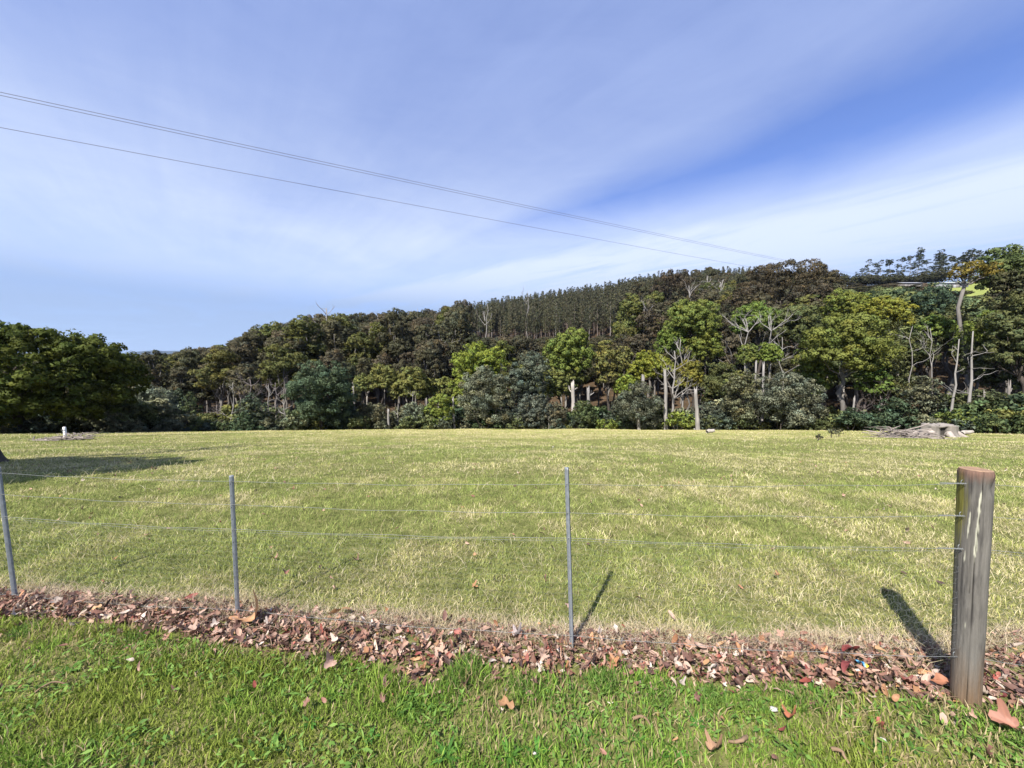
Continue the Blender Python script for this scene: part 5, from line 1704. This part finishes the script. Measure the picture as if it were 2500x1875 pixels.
# white dead stems showing on the far slope
_rs = np.random.default_rng(77)
for k, (px, py0, h, r) in enumerate([(800, 800, 60, 110), (905, 850, 60, 95), (1040, 850, 55, 95), (1080, 870, 75, 88), (640, 862, 45, 100), (735, 880, 40, 95), (1185, 790, 60, 150), (930, 800, 40, 130),
                                     (1285, 770, 75, 165), (1575, 790, 62, 100), (1020, 790, 45, 140), (870, 862, 42, 92), (1750, 720, 45, 140), (1720, 705, 40, 150)]):
    x, Y, z = place(px, r)
    top = at(px, py0 - h * .8, Y); root = tag(obj('dead_tree', None, None, (x, Y, max(z, at(px, py0 + h, Y)[2]))), 'thin white dead stem among the gums on the hill slope', 'dead tree', 'white dead stems on the hill slope')
    H = top[2] - root.location.z
    g = Geo(); limb(g, (0, 0, -.5), (_rs.normal(0, .5), 0, H), .24, .07, _rs, .03, 8, 6)
    obj('trunk', g.mesh('trunk', M_DEAD, True), root, color=BARK_DEAD)
    for q in range(4):
        gb = Geo(); deadwood(gb, (0, 0, H * _rs.uniform(.5, .9)), (_rs.normal(0, 1), _rs.normal(0, .6), .8), H * .25, .11, 1, _rs, .6, (1, 3))
        obj('branch', gb.mesh('branch', M_DEAD, True), root, color=BARK_DEAD)


# ------------------------------------------------------------------ skyline gums, sheds and power line on the right hand hill
def build_hilltop():
    rg = np.random.default_rng(303)
    protos = [skyline_proto(rg) for _ in range(5)]
    spots = [(2122, 632), (2110, 650), (2150, 634), (2138, 640), (2180, 624), (2205, 626), (2196, 640), (2224, 618), (2243, 602), (2262, 634), (2280, 640), (2304, 606), (2320, 622),
             (2340, 616), (2355, 606), (2372, 612), (2390, 604), (2408, 615), (2430, 610), (2452, 604), (2470, 612), (2492, 630), (2090, 662), (2070, 668), (2520, 620), (2550, 615), (2580, 622), (2165, 655),
             (2235, 645), (2290, 630), (2060, 664), (2040, 668), (2030, 672)]
    for i, (px, t) in enumerate(spots):
        Y = 208 + rg.uniform(0, 10) if px > 2095 else 225
        p = at(px, t, Y); z = float(zg(p[0], Y))
        s = max(p[2] - z, 6) / 20.0
        tm, cm = protos[rg.integers(5)]
        thin = px < 2260
        root = tag(obj('skyline_gum', None, None, (p[0], Y, z), (0, 0, rg.uniform(0, 6.28)), (max(s, .8) * (1.0 if thin else 1.35), max(s, .8) * (1.0 if thin else 1.35), s)),
                   'thin open gum silhouetted on the right hand skyline' if thin else 'fuller gum in the row behind the hilltop sheds', 'tree',
                   'thin gums on the right skyline' if thin else 'gums behind the hilltop sheds')
        obj('trunk', tm, root, color=BARK_PALE)
        obj('crown', cm, root, color=tuple(np.array(TINT['gum']) * rg.uniform(.75, 1.1) * np.array([.9, 1.05, 1.1])))
    # low bushes closing the skyline under the crowns
    gp = [understory_proto(rg) for _ in range(3)]
    for k in range(46):
        px = 2040 + k * 13 + rg.uniform(-5, 5)
        if 2300 < px < 2440: Y = 222
        else: Y = 206 + rg.uniform(-4, 6)
        x = at(px, 690, Y)[0]; z = float(zg(x, Y)); s = rg.uniform(1.6, 3.0)
        tm, cm = gp[rg.integers(3)]
        root = tag(obj('hedge_bush', None, None, (x, Y, z), (0, 0, rg.uniform(0, 6.28)), (s * 1.3, s * 1.3, s)), 'dark bush in the shelter belt along the right hand hilltop', 'shrub', 'shelter belt bushes on the hilltop')
        obj('stem', tm, root, color=BARK_DARK); obj('foliage', cm, root, color=tuple(np.array(TINT['gum']) * rg.uniform(.7, 1.0)))

    def box(g, x0, x1, y0, y1, z0, z1, C=(1, 1, 1)):
        V = [(x, y, z) for z in (z0, z1) for y in (y0, y1) for x in (x0, x1)]
        g.add(V, [[0, 1, 5, 4], [1, 3, 7, 5], [3, 2, 6, 7], [2, 0, 4, 6], [4, 5, 7, 6], [0, 2, 3, 1]], None, C)

    def shed(px0, px1, py_base, Hw, label, wallc, roofc):
        pxm = (px0 + px1) / 2
        x, y, z = find_ground(pxm, py_base)
        W = (px1 - px0) * y / F; D = 6.0
        root = tag(obj('farm_shed', None, None, (x, y, z)), label, 'shed')
        g = Geo(); box(g, -W / 2, W / 2, 0, D, -1.0, Hw); obj('wall', g.mesh('wall', M_PLAIN), root, color=wallc)
        g = Geo()
        xs = np.linspace(-W / 2 - .3, W / 2 + .3, int(W * 5) | 1)
        zc = .05 * (np.arange(len(xs)) % 2)
        for (ya, za, yb, zb) in [(-.5, Hw + .003, D / 2, Hw + 1.1), (D / 2, Hw + 1.1, D + .5, Hw + .003)]:
            V = np.concatenate([np.stack([xs, np.full_like(xs, ya), za + zc], -1), np.stack([xs, np.full_like(xs, yb), zb + zc], -1)])
            n = len(xs); k = np.arange(n - 1)
            g.add(V, np.stack([k, k + 1, n + k + 1, n + k], -1))
        for xe in (-W / 2, W / 2):
            g.add([(xe, 0, Hw), (xe, D, Hw), (xe, D / 2, Hw + 1.08)], None, [[0, 1, 2]])
        obj('roof', g.mesh('roof', M_PLAIN), root, color=roofc)
        for q in range(3):
            g = Geo(); cx = -W / 2 + W * (q + .5) / 3
            box(g, cx - W * .1, cx + W * .1, -.06, -.004, -.5, Hw * .82); obj('door', g.mesh('door', M_PLAIN), root, color=(.16, .15, .14))
    shed(2314, 2364, 702, 1.9, 'long low pale shed on the right hand hilltop paddock', (.26, .26, .27), (.34, .36, .39))
    shed(2206, 2252, 702, 2.0, 'weathered tin shed left of the long pale one on the hill', (.18, .165, .155), (.24, .245, .26))
    shed(2110, 2132, 716, 1.8, 'small white shed at the left end of the hilltop', (.36, .36, .37), (.4, .41, .43))

    # power line
    def pole(x, y, ztop, label):
        z = float(zg(x, y)); H = ztop - z
        root = tag(obj('power_pole', None, None, (x, y, z)), label, 'power pole')
        g = Geo(); tube(g, np.array([(0, 0, -1), (0, 0, H * .5), (0, 0, H + .3)]), [.17, .15, .11], 9); obj('post', g.mesh('post', M_BARK, True), root, color=BARK_GREY)
        g = Geo(); box(g, -1.1, 1.1, -.16, -.05, H - .12, H); obj('crossarm', g.mesh('crossarm', M_BARK), root, color=BARK_GREY)
        for xx in (-.95, .95):
            g = Geo(); tube(g, np.array([(xx, -.1, H + .003), (xx, -.1, H + .08), (xx, -.1, H + .16)]), [.05, .07, .03], 8); obj('insulator', g.mesh('insulator', M_PLAIN, True), root, color=(.5, .48, .45))
    A1 = at(-420, 134, 14.0); A2 = at(-420, 142.5, 14.0); A3 = at(-420, 232, 14.0)
    B1 = at(2180, 682, 236.0); B2 = at(2180, 683, 237.0); B3 = at(2130, 697, 222.0)
    pole(A1[0], A1[1], A1[2] + .1, 'timber power pole beyond the left edge of the picture')
    pole(B1[0], B1[1], B1[2], 'timber power pole hidden behind the right hand skyline trees')
    pole(B3[0], B3[1], max(B3[2], float(zg(B3[0], B3[1])) + 5), 'shorter power pole behind the hilltop trees')
    for (a, b, s, lab) in [(A1, B1, .9, 'upper overhead power wire of the close pair crossing the sky'), (A2, B2, 1.05, 'second overhead power wire just under the upper one'), (A3, B3, .9, 'lowest overhead power wire crossing the sky')]:
        t = np.linspace(0, 1, 90) ** 1.6
        p = a[None] * (1 - t[:, None]) + b[None] * t[:, None]
        p[:, 2] -= s * 4 * t * (1 - t)
        g = Geo(); tube(g, p - a, .012 + .02 * t, 5)
        tag(obj('power_wire', g.mesh('power_wire', M_CABLE, True), None, a), lab, 'power line')


build_hilltop()


# ------------------------------------------------------------------ things at the paddock's far edge
def build_edge_things():
    rg = np.random.default_rng(404)
    # broad old stump
    x, y, z = find_ground(2292, 1066)
    k = y / F
    W = 31 * k; H = 30 * k
    nt_, nz_ = 48, 14
    th = np.arange(nt_) / nt_ * 2 * np.pi; zz = np.linspace(-.2, 1, nz_)
    TH, ZZ = np.meshgrid(th, zz)
    rad = W * (1.0 + .30 * np.clip(1 - ZZ * 1.6, 0, 1) ** 2) * (1 + .10 * np.sin(TH * 5 + .6) * (1 - .3 * ZZ) + .06 * np.sin(TH * 9 + 2) + .05 * (fbm(TH * 5, ZZ * 3, 4, 3) - .5))
    top = H * (1 + .05 * np.sin(TH * 3) + .10 * (fbm(TH * 3 + 3, TH * 0, 8, 3) - .5))
    V = np.stack([rad * np.cos(TH), rad * .85 * np.sin(TH), np.where(ZZ > 0, ZZ * top, ZZ * 1.0)], -1)
    rim = V[-1]
    inner = [rim * np.array([f, f, 1]) + np.array([0, 0, (f - 1) * .12]) + np.column_stack([np.zeros(nt_), np.zeros(nt_), rg.normal(0, .03, nt_)]) for f in (.82, .6, .35, .08)]
    V = np.concatenate([V.reshape(-1, 3)] + inner)
    nr = nz_ + 4
    i = np.arange(nr - 1)[:, None] * nt_; j = np.arange(nt_)[None]
    Q = np.stack([i + j, i + (j + 1) % nt_, i + nt_ + (j + 1) % nt_, i + nt_ + j], -1).reshape(-1, 4)
    c = (0.55 + .8 * fbm(np.concatenate([TH.ravel() * 8, np.tile(th, 4) * 8]), np.concatenate([ZZ.ravel(), np.ones(nt_ * 4)]) * 1.5, 3, 3))[:, None] * np.array([.20, .18, .16])[None]
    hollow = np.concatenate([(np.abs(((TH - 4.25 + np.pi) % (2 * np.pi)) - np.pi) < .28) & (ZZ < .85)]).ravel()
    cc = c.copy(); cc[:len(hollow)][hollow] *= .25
    Vh = V.copy(); Vh[:len(hollow)][hollow] *= np.array([.72, .72, 1])
    cc[nz_ * nt_:] *= 1.25
    g = Geo(); g.add(Vh, Q, None, cc)
    root = tag(obj('tree_stump', None, None, (x, y, z)), 'broad old grey tree stump at the right end of the paddock', 'stump')
    obj('trunk', g.mesh('trunk', M_DEAD, True), root)
    for q in range(6):
        a = q * 1.05 + .3; g = Geo()
        tube(g, np.array([(W * .9 * math.cos(a), W * .8 * math.sin(a), .3), (W * 1.3 * math.cos(a), W * 1.15 * math.sin(a), .12), (W * 1.9 * math.cos(a + .15), W * 1.6 * math.sin(a + .15), -.05)]), [.2, .14, .05], 7)
        obj('root', g.mesh('root', M_DEAD, True), root, color=(.32, .28, .25))

    def pile(px, py, wpx, hpx, n, label, L):
        x, y, z = find_ground(px, py); k = y / F
        root = tag(obj('brush_pile', None, None, (x, y, z)), label, 'brush pile')
        for q in range(n):
            g = Geo()
            f = rg.uniform(-1, 1); hgt = hpx * k * (1 - f * f) * rg.uniform(.1, 1)
            p0 = np.array([f * wpx * k, rg.normal(0, .45), hgt])
            a = rg.normal(0, .6) + (math.pi if rg.random() < .5 else 0)
            d = np.array([math.cos(a), math.sin(a) * .7, rg.normal(-.05, .22)])
            ln = L * rg.uniform(.4, 1.1)
            pts = [p0 + d * ln * s + np.array([0, 0, -.25 * ln * s * s * rg.random()]) + rg.normal(0, .03, 3) for s in np.linspace(-.5, .5, 6)]
            pts = np.array(pts); pts[:, 2] = np.maximum(pts[:, 2], .03 + zg(x + pts[:, 0], y + pts[:, 1]) - z)
            r_ = rg.uniform(.012, .04)
            tube(g, pts, np.linspace(r_, r_ * .35, 6), 5)
            obj('stick', g.mesh('stick', M_DEAD, True), root, color=tuple(np.array([.25, .215, .19]) * rg.uniform(.55, 1.25)))
    pile(2212, 1070, 50, 20, 110, 'heap of dry sticks and branches against the broad stump', 2.2)
    pile(162, 1074, 38, 11, 60, 'low heap of grey sticks round the white marker post', 1.1)
    # white marker post
    x, y, z = find_ground(160, 1072); k = y / F
    root = tag(obj('marker_post', None, None, (x, y, z)), 'short white painted post standing in the stick heap at left', 'post')
    w, h = 2.6 * k, 30 * k
    g = Geo()
    lv = [(-.3, 1, 0), (0, 1, 0), (h * .5, 1, -.01), (h - .03, .98, -.03), (h, .8, -.03)]
    V = []
    for (zz_, s, dx) in lv:
        for a in range(8):
            q = (a + .5) / 8 * 2 * math.pi
            V.append((w * s * 1.05 * math.copysign(abs(math.cos(q)) ** .45, math.cos(q)) + dx, w * s * math.copysign(abs(math.sin(q)) ** .45, math.sin(q)), zz_))
    Q = [[r_ * 8 + a, r_ * 8 + (a + 1) % 8, (r_ + 1) * 8 + (a + 1) % 8, (r_ + 1) * 8 + a] for r_ in range(4) for a in range(8)]
    V.append((-.03, 0, h + .004)); T = [[32 + a, 32 + (a + 1) % 8, 40] for a in range(8)]
    g.add(V, Q, T); obj('post', g.mesh('post', M_PLAIN), root, color=(.82, .82, .80))
    g = Geo(); tube(g, np.array([(-w * 2.2, -w * 1.3, h * .75), (0, -w * 1.45, h * .78), (w * 2.2, -w * 1.3, h * .74)]), .012, 5); obj('wire_stub', g.mesh('wire_stub', M_WIRE), root)
    # fallen white logs on the edge
    for (px, py, Lp, lab) in [(1735, 1058, 18, 'short white log lying at the foot of the stout white snag'),
                              (2360, 1062, 26, 'yellowish rotten log end behind the broad stump')]:
        x, y, z = find_ground(px, py); k = y / F
        g = Geo(); L = Lp * k
        tube(g, np.array([(-L / 2, 0, .1), (-L * .2, .05, .16), (L * .2, .02, .17), (L / 2, -.05, .24)]), [.13, .15, .13, .09], 8)
        tag(obj('log', g.mesh('log', M_DEAD, True), None, (x, y, z), color=(.30, .27, .235)), lab, 'log')
    # seedlings standing out in the grass on the right
    for (px, py, hp, lab) in [(1998, 1076, 16, 'tiny dark leafy seedling standing out in the paddock at right'), (2030, 1070, 26, 'small sapling in front of the big right hand wattle'), (2048, 1066, 20, 'second small sapling beside the stout trunk')]:
        x, y, z = find_ground(px, py); k = y / F; H = hp * k
        g, gt = Geo(), Geo()
        limb(gt, (0, 0, -.05), (0, 0, H * .8), .03, .01, rg, .05, 5, 5)
        lobes_to_cards(g, [((0, 0, H * .7), np.array([.4, .35, .3]) * H * .8), ((.2 * H, 0, H * .5), np.array([.3, .25, .2]) * H)], .12, rg, cover=.5, subf=.5, flatn=.4, aspect=.4)
        root = tag(obj('sapling', None, None, (x, y, z)), lab, 'sapling')
        obj('stem', gt.mesh('stem', M_BARK, True), root, color=BARK_DARK); obj('foliage', g.mesh('foliage', M_LEAF), root, color=TINT['shrub'])

    # leafless leaning tree whose foot shows at the left edge
    x, y, z = find_ground(-24, 1128)
    root = tag(obj('bare_tree', None, None, (x, y, z)), 'dark trunk foot of a bare tree cut by the left edge', 'tree')
    g = Geo(); tube(g, np.array([(.12, 0, -.2), (.02, 0, .05), (-.10, 0, .4), (-.22, 0, 1.0), (-.5, 0, 2.4), (-1.2, -.2, 4.5), (-1.8, -.4, 6.2)]), [.26, .18, .14, .12, .12, .09, .05], 9)
    obj('trunk', g.mesh('trunk', M_BARK, True), root, color=BARK_DARK)
    for q in range(6):
        gb = Geo(); f = rg.uniform(.35, 1)
        deadwood(gb, (-.5 - 1.3 * f, -.3 * f, 2.4 + 3.6 * f), (-rg.uniform(.5, 1.3), rg.normal(0, .6), rg.uniform(.4, 1)), 2.2, .05, 2, rg, .6, (2, 4))
        obj('branch', gb.mesh('branch', M_BARK, True), root, color=BARK_DARK)

    # leafy tree beside the photographer's left, out of the picture, that shades the grass
    sc = np.array([-9.7, 7.1]); Hc = 6.2
    kk = (Hc + .7) / math.tan(SUN_EL)
    bx, by = sc[0] + sd.x / math.cos(SUN_EL) * kk, sc[1] + sd.y / math.cos(SUN_EL) * kk
    z = float(zg(bx, by))
    g, gt = Geo(), Geo()
    lob = ell_lobes((0, 0, Hc), 3.2, 2.0, 1.5, 20, rg, (.36, .52), -.8)
    lobes_to_cards(g, lob, .2, rg, cover=1.2, subf=.4, flatn=.5, aspect=.5)
    f = np.array([.1, 0, 3.2]); limb(gt, (0, 0, -.3), f, .2, .14, rg, .04, 7, 8)
    for (c, _) in lob[:9]: limb(gt, f, c, .08, .02, rg, .1, 6, 5)
    root = tag(obj('shade_tree', None, None, (bx, by, z)), 'leafy tree left of the viewer whose shadow lies on the grass at left', 'tree')
    obj('trunk', gt.mesh('trunk', M_BARK, True), root, color=BARK_DARK); obj('crown', g.mesh('crown', M_LEAF), root, color=TINT['wattle_green'])


build_edge_things()


def build_haze():
    m = bpy.data.materials.new('haze'); m.use_nodes = True
    nt = m.node_tree; nt.nodes.clear()
    v = nt.nodes.new('ShaderNodeVolumePrincipled'); out = nt.nodes.new('ShaderNodeOutputMaterial')
    v.inputs['Color'].default_value = (0.55, 0.72, 1.0, 1); v.inputs['Density'].default_value = 0.00005
    nt.links.new(v.outputs[0], out.inputs['Volume'])
    x0, x1, y0, y1, z0, z1 = -5600, 5600, -1500, 5400, -32, 330
    V = [(x, y, z) for z in (z0, z1) for y in (y0, y1) for x in (x0, x1)]
    g = Geo(); g.add(V, [[0, 1, 5, 4], [1, 3, 7, 5], [3, 2, 6, 7], [2, 0, 4, 6], [4, 5, 7, 6], [0, 2, 3, 1]])
    tag(obj('haze', g.mesh('haze', m)), 'thin blue air haze over the valley', 'haze', kind='stuff')


build_haze()
